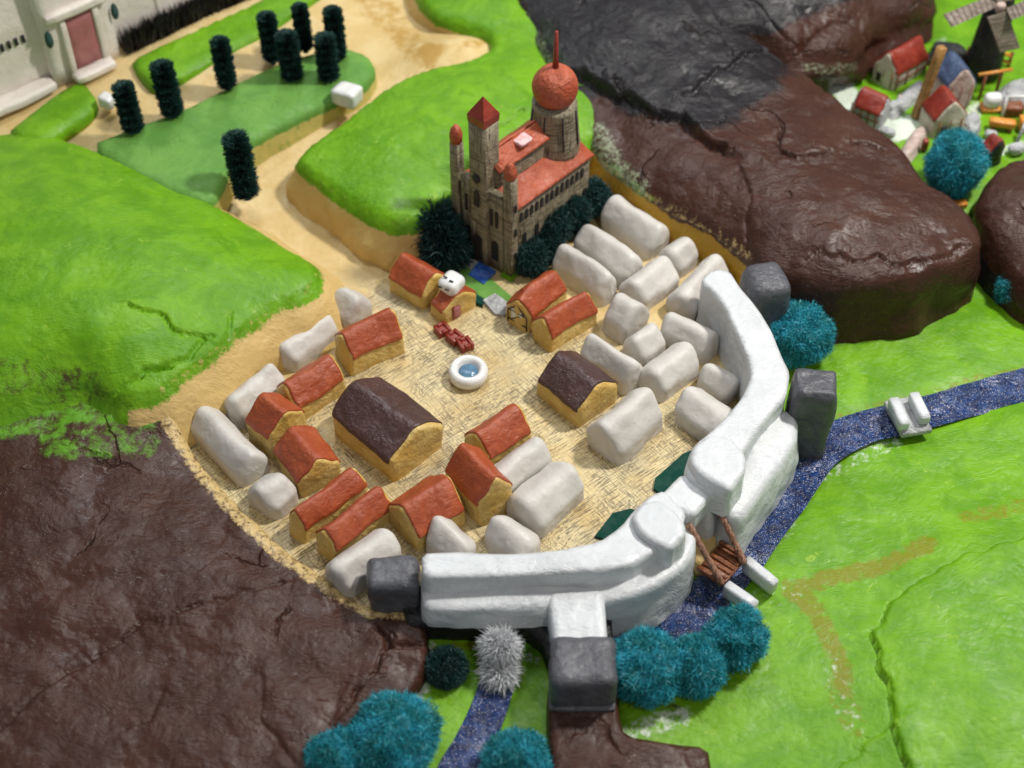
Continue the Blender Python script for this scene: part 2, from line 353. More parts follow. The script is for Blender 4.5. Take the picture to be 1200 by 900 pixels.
def slab(name, out, ctrl, zbase, mat, step=.08, edge=.12, flare=.08, nf=None, amp=.05, seed=0, grooves=(), paint=None, K=7, bulge=.0, parent=None, lump=.05, rnd=1, cut=9):
    """solid of terrain: out = [(px,py,z)] top edge, ctrl = interior [(px,py,z)]; grooves = [(pxlist, depth, width, step, W)]"""
    O = [P(*p) for p in out]
    Os = smooth_closed(O, step*.9, rnd, cut)
    pts = [(p.x, p.y) for p in O]+[(P(*c).x, P(*c).y) for c in ctrl]; vals = [p[2] for p in out]+[c[2] for c in ctrl]
    f = tps(pts, np.array(vals), 2e-3)
    poly = [(p.x, p.y) for p in Os]
    A = np.array(poly)
    ar = .5*sum(A[i, 0]*A[(i+1) % len(A), 1]-A[(i+1) % len(A), 0]*A[i, 1] for i in range(len(A)))
    if ar < 0: A = A[::-1].copy()
    # organic wobble of the outline
    nb = len(A)
    lo, hi = A.min(0), A.max(0)
    gx = np.arange(lo[0], hi[0], step); gy = np.arange(lo[1], hi[1], step*.87)
    G = np.array([(x+(.5*step if j % 2 else 0), y) for j, y in enumerate(gy) for x in gx]); G += (np.random.rand(*G.shape)-.5)*step*.25
    G = G[inside(G, A)]; dG, _ = seg_dist(G, A); k = dG > step*.55; G = G[k]; dG = dG[k]
    if grooves and max(q[2] for q in grooves) < .3 or (grooves and len(grooves) > 1):
        ex = []
        for (pl, dep, wid, stp, Wd) in grooves:
            if wid > .2: continue
            w2 = np.array([P(*q)[:2] if len(q) > 2 else P(q[0], q[1], 0)[:2] for q in pl]); l0, h0 = w2.min(0)-.2, w2.max(0)+.2
            cx, cy = np.arange(l0[0], h0[0], .026), np.arange(l0[1], h0[1], .026)
            C2 = np.array([(x, y) for y in cy for x in cx]); C2 += (np.random.rand(*C2.shape)-.5)*.008
            gd_, _ = seg_dist(C2, w2, False); C2 = C2[gd_ < .17]; C2 = C2[inside(C2, A)]; dd_, _ = seg_dist(C2, A); C2 = C2[dd_ > .03]
            gd2, _ = seg_dist(G, w2, False); keep = gd2 > .17; G = G[keep]; dG = dG[keep]
            if ex:
                E = np.concatenate(ex); 
                for q in grooves_done: 
                    gq, _ = seg_dist(C2, q, False); C2 = C2[gq >= .17]
            else: grooves_done = []
            grooves_done.append(w2); ex.append(C2)
        if ex:
            E = np.concatenate(ex); dE, _ = seg_dist(E, A); G = np.concatenate([G, E]); dG = np.concatenate([dG, dE])
    X = np.concatenate([A, G]); d = np.concatenate([np.zeros(nb), dG])
    r = geometry.delaunay_2d_cdt([Vector((x, y)) for x, y in X], [(i, (i+1) % nb) for i in range(nb)], [], 1, 1e-7)
    if len(r[0]) != len(X):
        X = np.array([(v.x, v.y) for v in r[0]]); d, _ = seg_dist(X, A); d[d < 1e-6] = 0
        ids = {}
        for i, o in enumerate(r[3]):
            for q in o: ids[q] = i
        ring = [ids.get(i, i) for i in range(nb)]
    else: ring = list(range(nb))
    faces = [tuple(t) for t in r[2]]
    z = f(X)
    t = np.clip(1-d/max(edge, 1e-6), 0, 1); z -= edge*.8*(1-np.sqrt(np.clip(1-t*t, 0, 1)))
    for (pl, dep, wid, stp, Wd) in grooves:
        wp = [P(a, b, c if len(q) > 2 else 0) for q in pl for (a, b, c) in [(q[0], q[1], q[2] if len(q) > 2 else 0)]]
        w2 = [(p.x, p.y) for p in wp]
        Xw = X+np.array([[noise.noise(Vector((x*4, y*4, 3)))*.09, noise.noise(Vector((x*4, y*4, 9)))*.09] for x, y in X])
        g, sd = seg_dist(Xw, w2, False)
        z -= dep*1.5*np.exp(-(g/(wid*.55 if wid < .2 else wid))**2); z += stp*(sd > 0)*np.exp(-(g/Wd)**2)
    if nf: z += np.array([nf(p, amp, seed) for p in X])
    V = [Vector((X[i, 0], X[i, 1], z[i])) for i in range(len(X))]; side = [0.0]*len(V)
    ringp = [V[i] for i in ring]; prev = ring
    nrm = []
    for i in range(nb):
        a = ringp[i-3]; b = ringp[(i+3) % nb]; tt = Vector((b.x-a.x, b.y-a.y, 0)); nrm.append(Vector((tt.y, -tt.x, 0)).normalized() if tt.length > 1e-6 else Vector((0, 0, 0)))
    for k in range(1, K+1):
        tt = k/K; cur = []
        for i in range(nb):
            p = ringp[i]; zb = zbase if not callable(zbase) else zbase(p.x, p.y); zz = p.z+(min(zb, p.z-.01)-p.z)*tt
            l = noise.noise(Vector((p.x*1.5+seed, p.y*1.5, zz*2.0)))*lump+noise.noise(Vector((p.x*5, p.y*5+seed, zz*5)))*lump*.4
            off = flare*(tt**.8)+bulge*math.sin(tt*math.pi)+l*min(1, tt*3)
            V.append(Vector((p.x, p.y, zz))+nrm[i]*off); cur.append(len(V)-1); side.append(tt)
        for i in range(nb): faces.append((prev[i], cur[i], cur[(i+1) % nb], prev[(i+1) % nb]))
        prev = cur
    attrs = {}
    if paint:
        XY = np.array([Q(v) for v in V]); attrs = paint(XY, np.array(side), np.array([[v.x, v.y, v.z] for v in V]))
        allk = {'m1', 'm2', 'm3', 'm4', 'm5'}
        for kk in allk-set(attrs): attrs[kk] = np.zeros(len(V))
    o = link(name, V, faces, mat, parent, True, attrs or None)
    return o
def sm(a, b, x): t = np.clip((x-a)/(b-a), 0, 1); return t*t*(3-2*t)
def near(XY, poly, w):   # soft mask within w px of a pixel polyline
    d, _ = seg_dist(XY, poly, False); return 1-sm(w*.45, w*1.3, d)
def inpoly(XY, poly, w):
    d, _ = seg_dist(XY, poly); s = inside(XY, poly); sd = np.where(s, d, -d); return sm(-w, w, sd)

# table board under everything
board = MB().box((2, 2, -1.35), (34, 32, .2), r=.03, n=2).build('ground', M_black); tag(board, kind='structure')

# sand ground: town floor, roads, upper left plain
zc = lambda *a: a
out = [(190, 470, .0), (150, 440, .2), (-90, 400, .3), (-110, 100, .8), (-110, -70, .9), (300, -110, 1.0), (620, -90, 1.0), (700, 60, .6), (760, 200, .1), (900, 290, 0), (905, 380, 0), (905, 440, 0), (870, 500, 0), (800, 590, 0), (720, 655, 0), (600, 672, 0), (490, 690, 0), (430, 725, 0), (380, 712, 0), (300, 650, 0), (230, 560, 0)]
ctrl = [(300, 450, 0), (400, 350, 0), (500, 300, 0), (600, 320, 0), (700, 320, 0), (450, 500, 0), (600, 500, 0), (700, 600, 0), (300, 560, 0), (400, 640, 0), (560, 250, 0), (680, 260, 0), (420, 310, .02), (380, 270, .05), (340, 235, .14), (300, 210, .26), (330, 180, .36), (390, 130, .5), (430, 95, .58), (465, 60, .6), (440, 20, .62), (400, 10, .75), (510, 55, .9), (545, 45, .95), (300, 70, .85), (230, 100, .8), (160, 120, .75), (80, 140, .7), (0, 130, .75), (100, 30, .85), (0, 0, .85), (550, 40, .7), (250, 350, .1), (620, 120, .3), (800, 400, 0), (800, 350, 0)]
def p_ground(XY, side, V):
    plaza = [(430, 335), (475, 330), (520, 390), (560, 330), (620, 330), (680, 380), (760, 420), (880, 480), (800, 620), (700, 660), (430, 730), (370, 700), (290, 620), (200, 530), (260, 500), (350, 470), (420, 400)]
    return {'m1': inpoly(XY, plaza, 26)*(side < .1), 'm2': near(XY, [(420, -10), (455, 20), (485, 55), (500, 72)], 22)*.55+.5*near(XY, [(500, 60), (540, 55), (572, 48)], 8)}
g = slab('sand_ground', out, ctrl, -1.2, M_ground, step=.11, nf=ngrass, amp=.018, seed=3, paint=p_ground, edge=.02)
tag(g, kind='structure')

# ---- right meadow
out = [(715, 735, -.25), (760, 690, -.25), (840, 600, -.25), (900, 500, -.25), (900, 400, -.25), (960, 330, -.25), (1150, 320, -.25), (1400, 300, -.25), (1430, 960, -.1), (1200, 1010, -.1), (850, 1000, -.25), (726, 960, -.25), (724, 860, -.25), (722, 790, -.25)]
ctrl = [(1000, 420, -.25), (1150, 400, -.22), (1250, 430, -.22), (1100, 560, -.25), (1000, 620, -.25), (900, 750, -.25), (800, 850, -.25), (950, 850, -.25), (1100, 730, -.02), (1180, 700, .05), (1150, 800, .08), (1080, 860, -.02), (1030, 700, -.2), (1250, 800, .1)]
RIV = [(1290, 428), (1230, 442), (1160, 462), (1080, 484), (1010, 502), (965, 525), (940, 555), (905, 606), (868, 655), (825, 705), (780, 735), (735, 752), (690, 760)]
HILL = [(1230, 632, -.2), (1180, 645, -.2), (1140, 657, -.2), (1085, 680, -.2), (1048, 708, -.2), (1026, 742, -.2), (1032, 790, -.2), (1043, 830, -.2), (1044, 855, -.2), (1055, 900, -.2), (1075, 940, -.2)]
HILL2 = [(1042, 856, -.2), (1015, 876, -.2), (985, 898, -.2), (960, 925, -.2)]
def p_meadow(XY, side, V):
    yl = .68*near(XY, [(925, 694), (975, 676), (1040, 662), (1090, 636)], 14)
    yl = np.maximum(yl, .68*near(XY, [(925, 690), (955, 715), (985, 775), (990, 805)], 15))
    yl = np.maximum(yl, .55*near(XY, [(1130, 606), (1170, 600), (1215, 588)], 12))
    yl = np.maximum(yl, .44*near(XY, [(980, 800), (1000, 850)], 22))
    yl = np.maximum(yl, .5*near(XY, [(980, 487), (1100, 455), (1200, 430)], 6))
    wh = .50*near(XY, [(725, 865), (760, 850), (800, 838)], 16)
    wh = np.maximum(wh, .30*near(XY, [(975, 780), (985, 800), (998, 850)], 26))
    wh = np.maximum(wh, .42*near(XY, [(985, 532), (1060, 515), (960, 560), (910, 640)], 9))
    wh = np.maximum(wh, .30*near(XY, [(875, 700), (930, 690)], 22))
    dk = .6*near(XY, [(775, 832), (797, 830)], 7)
    return {'m1': yl, 'm4': wh, 'm3': dk}
g = slab('meadow', out, ctrl, -1.2, M_grass, step=.085, nf=ngrass, amp=.028, seed=11, paint=p_meadow, edge=.05,
         grooves=[(HILL, .022, .04, .10, .6), (HILL2, .018, .035, .03, .3), ([(x, y, -.25) for x, y in RIV], .06, .34, 0, 1)])
tag(g, kind='structure')
def ribbon(name, pts, w, mat, zoff=0, amp=.02, n=12, parent=None):
    C = [P(x, y, z) for x, y, z in pts]
    # catmull resample
    R = []
    for i in range(len(C)-1):
        p0 = C[max(i-1, 0)]; p1 = C[i]; p2 = C[i+1]; p3 = C[min(i+2, len(C)-1)]
        for k in range(8):
            t = k/8; R.append(.5*((2*p1)+(p2-p0)*t+(2*p0-5*p1+4*p2-p3)*t*t+(3*p1-p0-3*p2+p3)*t**3))
    R.append(C[-1]); V = []; F = []
    for i, p in enumerate(R):
        t = R[min(i+1, len(R)-1)]-R[max(i-1, 0)]; nn = Vector((-t.y, t.x, 0)).normalized()
        ww = w if not callable(w) else w(i/len(R))
        for j in range(n+1):
            u = j/n*2-1; q = p+nn*(u*ww*(1+.10*noise.noise(p*2.2+nn*u)))
            V.append(q+Vector((0, 0, zoff+amp*noise.noise(q*5))))
    for i in range(len(R)-1):
        for j in range(n): F.append((i*(n+1)+j, i*(n+1)+j+1, (i+1)*(n+1)+j+1, (i+1)*(n+1)+j))
    return link(name, V, F, mat, parent)
r = ribbon('river', [(x, y, -.26) for x, y in RIV], .28, M_water, zoff=0.0, amp=.006, n=14); tag(r, kind='structure')

# ---- low ground in front of the wall, with stream
out = [(470, 735, -.2), (560, 725, -.2), (660, 730, -.2), (668, 800, -.2), (672, 1000, -.2), (300, 1000, -.2), (350, 850, -.2), (430, 780, -.2)]
STR = [(586, 775, -.2), (583, 800, -.2), (572, 835, -.2), (556, 870, -.2), (538, 905, -.2), (520, 960, -.2)]
def p_low(XY, side, V):
    return {'m4': .55*near(XY, [(503, 760), (500, 800), (480, 830)], 12)+.5*near(XY, [(612, 768), (628, 775)], 8), 'm1': .55*near(XY, [(535, 758), (560, 755)], 10)}
g = slab('low_meadow', out, [(520, 800, -.2), (600, 850, -.2), (480, 880, -.2)], -1.2, M_grass, step=.07, nf=ngrass, amp=.015, seed=5, paint=p_low, edge=.02, grooves=[(STR, .05, .22, 0, 1)])
tag(g, kind='structure')
r = ribbon('stream', STR, lambda t: .2+.05*t, M_water, zoff=-.005, amp=.008); tag(r, kind='structure')

# ---- brown rock, lower left
out = [(188, 466, .62), (150, 474, .60), (100, 462, .62), (50, 468, .62), (-110, 500, .6), (-140, 1040, .1), (330, 1040, -.2), (372, 915, .0), (390, 872, .0), (430, 838, .05), (470, 822, .06), (498, 790, .08), (500, 750, .12), (497, 716, .12), (462, 712, .14), (432, 709, .10), (405, 690, .08), (372, 668, .1), (330, 640, .12), (290, 603, .14), (250, 560, .17), (226, 528, .25), (208, 495, .45), (198, 474, .6)]
ctrl = [(100, 560, .45), (0, 620, .4), (200, 600, .3), (300, 700, .2), (150, 750, .3), (50, 850, .25), (300, 850, .1), (400, 770, .12), (460, 760, .12), (200, 950, .0), (-60, 700, .4)]
def p_rockL(XY, side, V):
    rim = [(186, 470), (205, 508), (228, 540), (250, 570), (290, 612), (330, 650), (372, 678), (405, 700), (434, 714), (480, 716)]
    y = np.maximum(near(XY, rim, 13)*.62, 0)
    y = np.maximum(y, .75*(side > .05)*(XY[:, 0] > 180)*(XY[:, 1] < 712)*(XY[:, 0] < 445)*(XY[:, 1] > 455))
    gr = .60*near(XY, [(0, 495), (60, 485), (120, 480), (170, 482)], 24)
    gr = np.maximum(gr, .50*near(XY, [(60, 520), (170, 515)], 24))
    oc = .36*near(XY, [(0, 850), (60, 880), (120, 900)], 40)
    return {'m2': y, 'm3': gr}
g = slab('rock_hill', out, ctrl, -1.2, M_rock, step=.075, nf=nrock, amp=.075, seed=2, paint=p_rockL, edge=.10, flare=.05, lump=.12,
         grooves=[([(0, 860, .2), (60, 805, .2), (150, 740, .2), (250, 705, .2), (330, 680, .2)], .04, .05, -.03, .4), ([(440, 735, 0), (455, 765, 0), (495, 760, 0)], .06, .05, 0, .3), ([(190, 830, 0), (180, 850, 0), (155, 866, 0)], .02, .04, .02, .3), ([(310, 800, 0), (305, 845, 0), (340, 888, 0)], .015, .03, .02, .3), ([(455, 765, 0), (430, 800, 0), (405, 835, 0)], .05, .05, .04, .3)])
tag(g, kind='structure')

# ---- green hill, left
out = [(376, 316, 0.81), (370, 335, 0.81), (348, 350, 0.83), (322, 358, 0.85), (300, 374, 0.85), (272, 392, 0.87), (250, 414, 0.87), (225, 430, 0.87), (205, 446, 0.85), (186, 462, 0.83), (150, 470, 0.83), (100, 458, 0.72), (50, 466, 0.72), (-110, 500, 0.70), (-140, 130, 0.90), (0, 155, 0.82), (30, 150, 0.84), (60, 154, 0.86), (100, 168, 0.88), (150, 192, 0.86), (200, 216, 0.80), (250, 236, 0.72), (285, 256, 0.66), (325, 280, 0.64), (358, 298, 0.64), (373, 308, 0.66)]
ctrl = [(60, 240, 1.30), (0, 320, 1.33), (120, 330, 1.30), (200, 280, 1.20), (100, 400, 1.16), (200, 380, 1.13), (290, 320, 1.03), (340, 320, 0.93), (-60, 300, 1.28), (0, 430, 1.03)]
def p_hillL(XY, side, V):
    m = (side > .06)*(XY[:, 0] > 150)*1.0
    e = .42*near(XY, [(376, 320), (348, 352), (300, 376), (250, 416), (205, 448), (186, 462)], 7)
    br = .46*near(XY, [(10, 440), (60, 450), (110, 455)], 30)
    wh = .42*near(XY, [(370, 338), (348, 352), (325, 360), (300, 376), (265, 402)], 4)
    return {'m2': np.maximum(m, e), 'm3': br, 'm4': wh*(side < .1)}
g = slab('grass_hill', out, ctrl, 0.0, M_grass, step=.08, nf=ngrass, amp=.05, seed=21, paint=p_hillL, edge=.16, flare=.38, lump=.07, bulge=.05,
         grooves=[([(130, 462, .8), (165, 450, .8), (172, 440, .8), (200, 438, .8)], .06, .05, 0, .3), ([(155, 378, .95), (190, 385, .95), (205, 398, .9), (240, 405, .85)], .05, .05, .02, .3), ([(272, 370, .9), (268, 385, .9), (262, 395, .9)], .04, .03, 0, .3), ([(190, 440, .8), (220, 425, .8), (250, 402, .8)], .05, .045, 0, .2)])
tag(g, kind='structure')

# ---- centre green hill with ochre cliff
out = [(343, 190, .78), (352, 176, .80), (375, 158, .84), (400, 140, .88), (440, 108, .95), (480, 84, 1.0), (512, 74, 1.0), (545, 68, 1.0), (576, 54, 1.0), (572, 38, 1.0), (536, 28, 1.0), (505, 18, 1.0), (488, -5, 1.0), (470, -60, 1.0), (620, -90, 1.1), (650, -20, 1.1), (660, 60, 1.0), (712, 110, .9), (706, 160, .72), (640, 185, .72), (590, 200, .74), (545, 225, .74), (500, 252, .74), (488, 262, .74), (462, 266, .74), (438, 257, .74), (400, 233, .76), (365, 208, .78)]
ctrl = [(450, 180, 1.05), (520, 140, 1.12), (560, 190, .98), (420, 170, .98), (600, 90, 1.1), (560, 0, 1.15), (400, 205, .86), (470, 240, .86), (620, 30, 1.1)]
def p_hillC(XY, side, V):
    e = .40*near(XY, [(343, 190), (365, 208), (400, 233), (440, 258), (465, 266), (490, 262)], 6)
    return {'m2': np.maximum((side > .08)*.9, e), 'm1': .62*(side > .3)*(XY[:, 1] < 330)}
g = slab('grass_hill', out, ctrl, 0.0, M_grass, step=.085, nf=ngrass, amp=.045, seed=31, paint=p_hillC, edge=.16, flare=.2, lump=.16,
         grooves=[([(580, 152, 1), (600, 140, 1), (615, 128, 1)], .04, .04, .02, .2)])
tag(g, kind='structure')

# ---- lawns on the upper plain (low mounds of green clay)
def lawn(out, z, seed, mat=M_lawn, h=.12):
    o = slab('lawn', [(x, y, z(x, y) if callable(z) else z) for x, y in out], [], .3, mat, step=.1, nf=ngrass, amp=.02, seed=seed, edge=.07, flare=.06, lump=.03,
             paint=lambda XY, s, V: {'m1': (s > .15)*.7})
    tag(o, kind='structure'); return o
lawn([(104, 168), (150, 150), (215, 126), (262, 102), (312, 78), (356, 62), (400, 52), (430, 62), (441, 80), (424, 100), (386, 117), (350, 134), (302, 158), (270, 180), (263, 206), (248, 236), (200, 225), (150, 200)], lambda x, y: .80+.12*((200-y)/150) if x > 240 else .86, 1)
lawn([(152, 68), (200, 45), (250, 22), (300, 0), (350, -30), (400, -30), (352, 6), (312, 36), (258, 64), (216, 86), (192, 99), (176, 98), (162, 84)], .98, 2, M_grass)
lawn([(4, 156), (40, 126), (80, 98), (98, 94), (114, 116), (108, 128), (76, 148), (50, 166)], .90, 3, M_grass)

# ---- right mountain (brown with black peak), yellow slope toward the town
out = [(598, -60, 1.2), (600, -10, 1.15), (622, 40, 1.05), (652, 98, .95), (676, 120, .85), (690, 160, .72), (706, 186, .64), (730, 206, .62), (765, 228, .62), (805, 252, .62), (845, 274, .62), (874, 298, .62), (888, 312, .7), (940, 330, .75), (1000, 336, .8), (1070, 326, .82), (1130, 304, .82), (1152, 284, .8), (1148, 262, .8), (1120, 228, .85), (1090, 212, .9), (1068, 180, .9), (1048, 160, .9), (1020, 142, .9), (990, 122, .9), (962, 100, .85), (945, 84, .8), (920, 60, .9), (905, -10, 1.2), (930, -90, 1.3)]
ctrl = [(720, 150, .85), (780, 200, .85), (850, 240, .9), (900, 270, .95), (960, 300, 1.0), (1050, 290, 1.05), (1100, 260, 1.0), (1000, 220, 1.15), (920, 180, 1.1), (850, 150, 1.05), (700, 60, 1.3), (760, 90, 1.25), (800, 20, 1.6), (720, -20, 1.6), (860, 80, 1.25), (900, 110, 1.1), (960, 150, 1.05), (860, 10, 1.4)]
def p_mtn(XY, side, V):
    x, y = XY[:, 0], XY[:, 1]
    blk = inpoly(XY, [(560, -120), (600, -10), (640, 110), (700, 118), (760, 140), (830, 160), (900, 120), (950, 60), (950, -120)], 26)*.9
    yel = .85*(side > .04)*(x > 660)*(x < 885)*(y > 150)*(y < 345)
    rim = .46*near(XY, [(700, 190), (765, 232), (845, 276), (876, 300)], 9)
    wh = .52*near(XY, [(700, 160), (720, 200), (745, 220)], 22)
    gr = .52*near(XY, [(715, 195), (740, 216), (760, 232)], 10)
    gr = np.maximum(gr, .55*near(XY, [(640, 30), (660, 90)], 14)); grr = .5*near(XY, [(990, 385), (1140, 352)], 10)
    return {'m1': blk, 'm2': rim, 'm5': yel, 'm4': np.maximum(wh, .5*near(XY, [(610, 20), (650, 90), (685, 130)], 14)), 'm3': gr}
g = slab('mountain', out, ctrl, -.5, M_rock, step=.075, nf=nrock, amp=.085, seed=44, paint=p_mtn, edge=.09, flare=.14, lump=.11, K=10,
         grooves=[([(662, 92, 1), (690, 100, 1), (735, 116, 1.1), (770, 135, 1.1), (800, 140, 1.1), (830, 165, 1.1), (850, 175, 1.1)], .10, .05, .16, .7),
                  ([(806, 115, 1.2), (830, 95, 1.2), (870, 70, 1.2), (895, 55, 1.2)], .05, .05, .06, .4),
                  ([(915, 152, 1.1), (912, 178, 1.1), (935, 190, 1.1), (965, 178, 1.1)], .08, .05, .04, .25),
                  ([(1000, 160, 1.1), (1030, 163, 1.1)], .06, .05, .03, .2),
                  ([(868, 205, 1), (880, 235, 1), (878, 262, 1), (890, 285, 1)], .025, .04, .04, .3),
                  ([(940, 312, .8), (960, 300, .9), (985, 312, .9), (1020, 308, .9), (1060, 312, .9), (1100, 300, .9), (1135, 285, .9)], .022, .035, .05, .25)])
tag(g, kind='structure')
# upper ridge
out = [(800, -70, 1.7), (815, 0, 1.6), (840, 28, 1.5), (880, 28, 1.45), (922, 44, 1.35), (940, 58, 1.2), (975, 58, 1.15), (1010, 46, 1.1), (1035, 26, 1.0), (1078, 12, .95), (1095, -8, 1.0), (1098, -35, 1.1), (1095, -90, 1.2)]
def p_ridge(XY, side, V):
    return {'m1': .9*inpoly(XY, [(780, -90), (800, 40), (900, 45), (935, 25), (1000, 2), (1000, -90)], 16), 'm4': .45*near(XY, [(945, 78), (970, 82), (1000, 78)], 9)}
g = slab('rock_ridge', out, [(900, 5, 1.65), (1000, 5, 1.4), (1050, -20, 1.3), (960, 20, 1.4)], .3, M_rock, step=.075, nf=nrock, amp=.085, seed=57, paint=p_ridge, edge=.2, flare=.12, lump=.2, K=10,
         grooves=[([(880, 0, 1.6), (920, 22, 1.6), (945, 28, 1.6), (965, 12, 1.6), (980, 5, 1.6), (1030, 3, 1.6)], .10, .06, -.1, .4), ([(960, 78, 1.4), (1000, 55, 1.4), (1030, 40, 1.4), (1070, 20, 1.4)], .04, .04, .05, .3)])
tag(g, kind='structure')
# right rock
out = [(1146, 232, .75), (1158, 205, .75), (1175, 186, .75), (1215, 178, .75), (1330, 170, .8), (1330, 330, .7), (1215, 345, .4), (1190, 330, .35), (1176, 300, .45), (1158, 268, .6)]
g = slab('rock_outcrop', out, [(1190, 240, .9), (1240, 270, .8), (1280, 220, .9)], -.5, M_rock, step=.07, nf=nrock, amp=.08, seed=70, edge=.2, flare=.14, lump=.14, K=9,
         paint=lambda XY, s, V: {'m1': .75*((s > .25) & (XY[:, 0] < 1175))})
tag(g, kind='structure')
# village ground
out = [(900, 100, .1), (880, -90, .3), (1400, -90, .3), (1400, 330, .1), (1180, 330, -.1), (1150, 310, -.15), (1040, 230, 0)]
def p_vil(XY, side, V):
    wh = .85*near(XY, [(960, 75), (985, 100), (1000, 130), (1035, 155), (1060, 150)], 17)
    wh = np.maximum(wh, .7*near(XY, [(1080, 140), (1100, 120), (1135, 140), (1130, 165)], 12)); wh = np.maximum(wh, .5*near(XY, [(1105, 50), (1140, 95)], 10))
    wh = np.maximum(wh, .6*near(XY, [(1143, 125), (1138, 160)], 10)); wh = np.maximum(wh, .56*near(XY, [(1165, 180), (1200, 168)], 7))
    wh = np.maximum(wh, .8*near(XY, [(1150, 270), (1160, 340)], 9))
    wh = np.maximum(wh, .52*near(XY, [(1120, 215), (1150, 200)], 6)); wh = np.maximum(wh, .55*near(XY, [(1080, 112), (1050, 128), (1058, 110)], 5))
    return {'m4': wh, 'm3': .5*near(XY, [(945, 60), (975, 85)], 12)}
g = slab('village_ground', out, [(1060, 100, .2), (1150, 120, .2), (1150, 50, .25), (1120, 220, .1)], -1.2, M_grass, step=.08, nf=ngrass, amp=.03, seed=81, paint=p_vil, edge=.03)
tag(g, kind='structure')

# ------------------------------------------------------------------ church garden patches
def patch(name, poly, mat, z, parent=None):
    V = [P(x, y, z) for x, y in poly]; return MB().prism([(v.x, v.y) for v in V], z-.05, z+.012).build(name, mat, parent, False)
gd = thing('garden', 'small mosaic garden of green, blue and grey squares before the church', 'garden', P(560, 320, 0))
def gpatch(name, poly, mat, z):
    o = patch(name, poly, mat, z); o.parent = gd; o.matrix_parent_inverse = Matrix.Translation(-gd.location)
gpatch('lawn_patch', [(520, 310), (540, 297), (604, 352), (578, 357), (550, 340)], M_lawn, .02)
gpatch('paving', [(535, 300), (552, 286), (566, 304), (552, 316)], M_cobble, .035)
gpatch('pool', [(549, 322), (562, 306), (581, 318), (567, 333)], M_bluep, .04)
gpatch('pool', [(514, 308), (536, 288), (542, 293), (524, 309)], M_bluep, .04)
gpatch('hedge_patch', [(551, 340), (566, 350), (566, 358), (550, 352)], M_dgr, .045)
gpatch('paving', [(566, 352), (580, 344), (598, 357), (592, 369), (580, 368)], M_cobble, .035)
gpatch('lawn_patch', [(587, 322), (597, 311), (607, 320), (600, 329)], M_grass, .04)

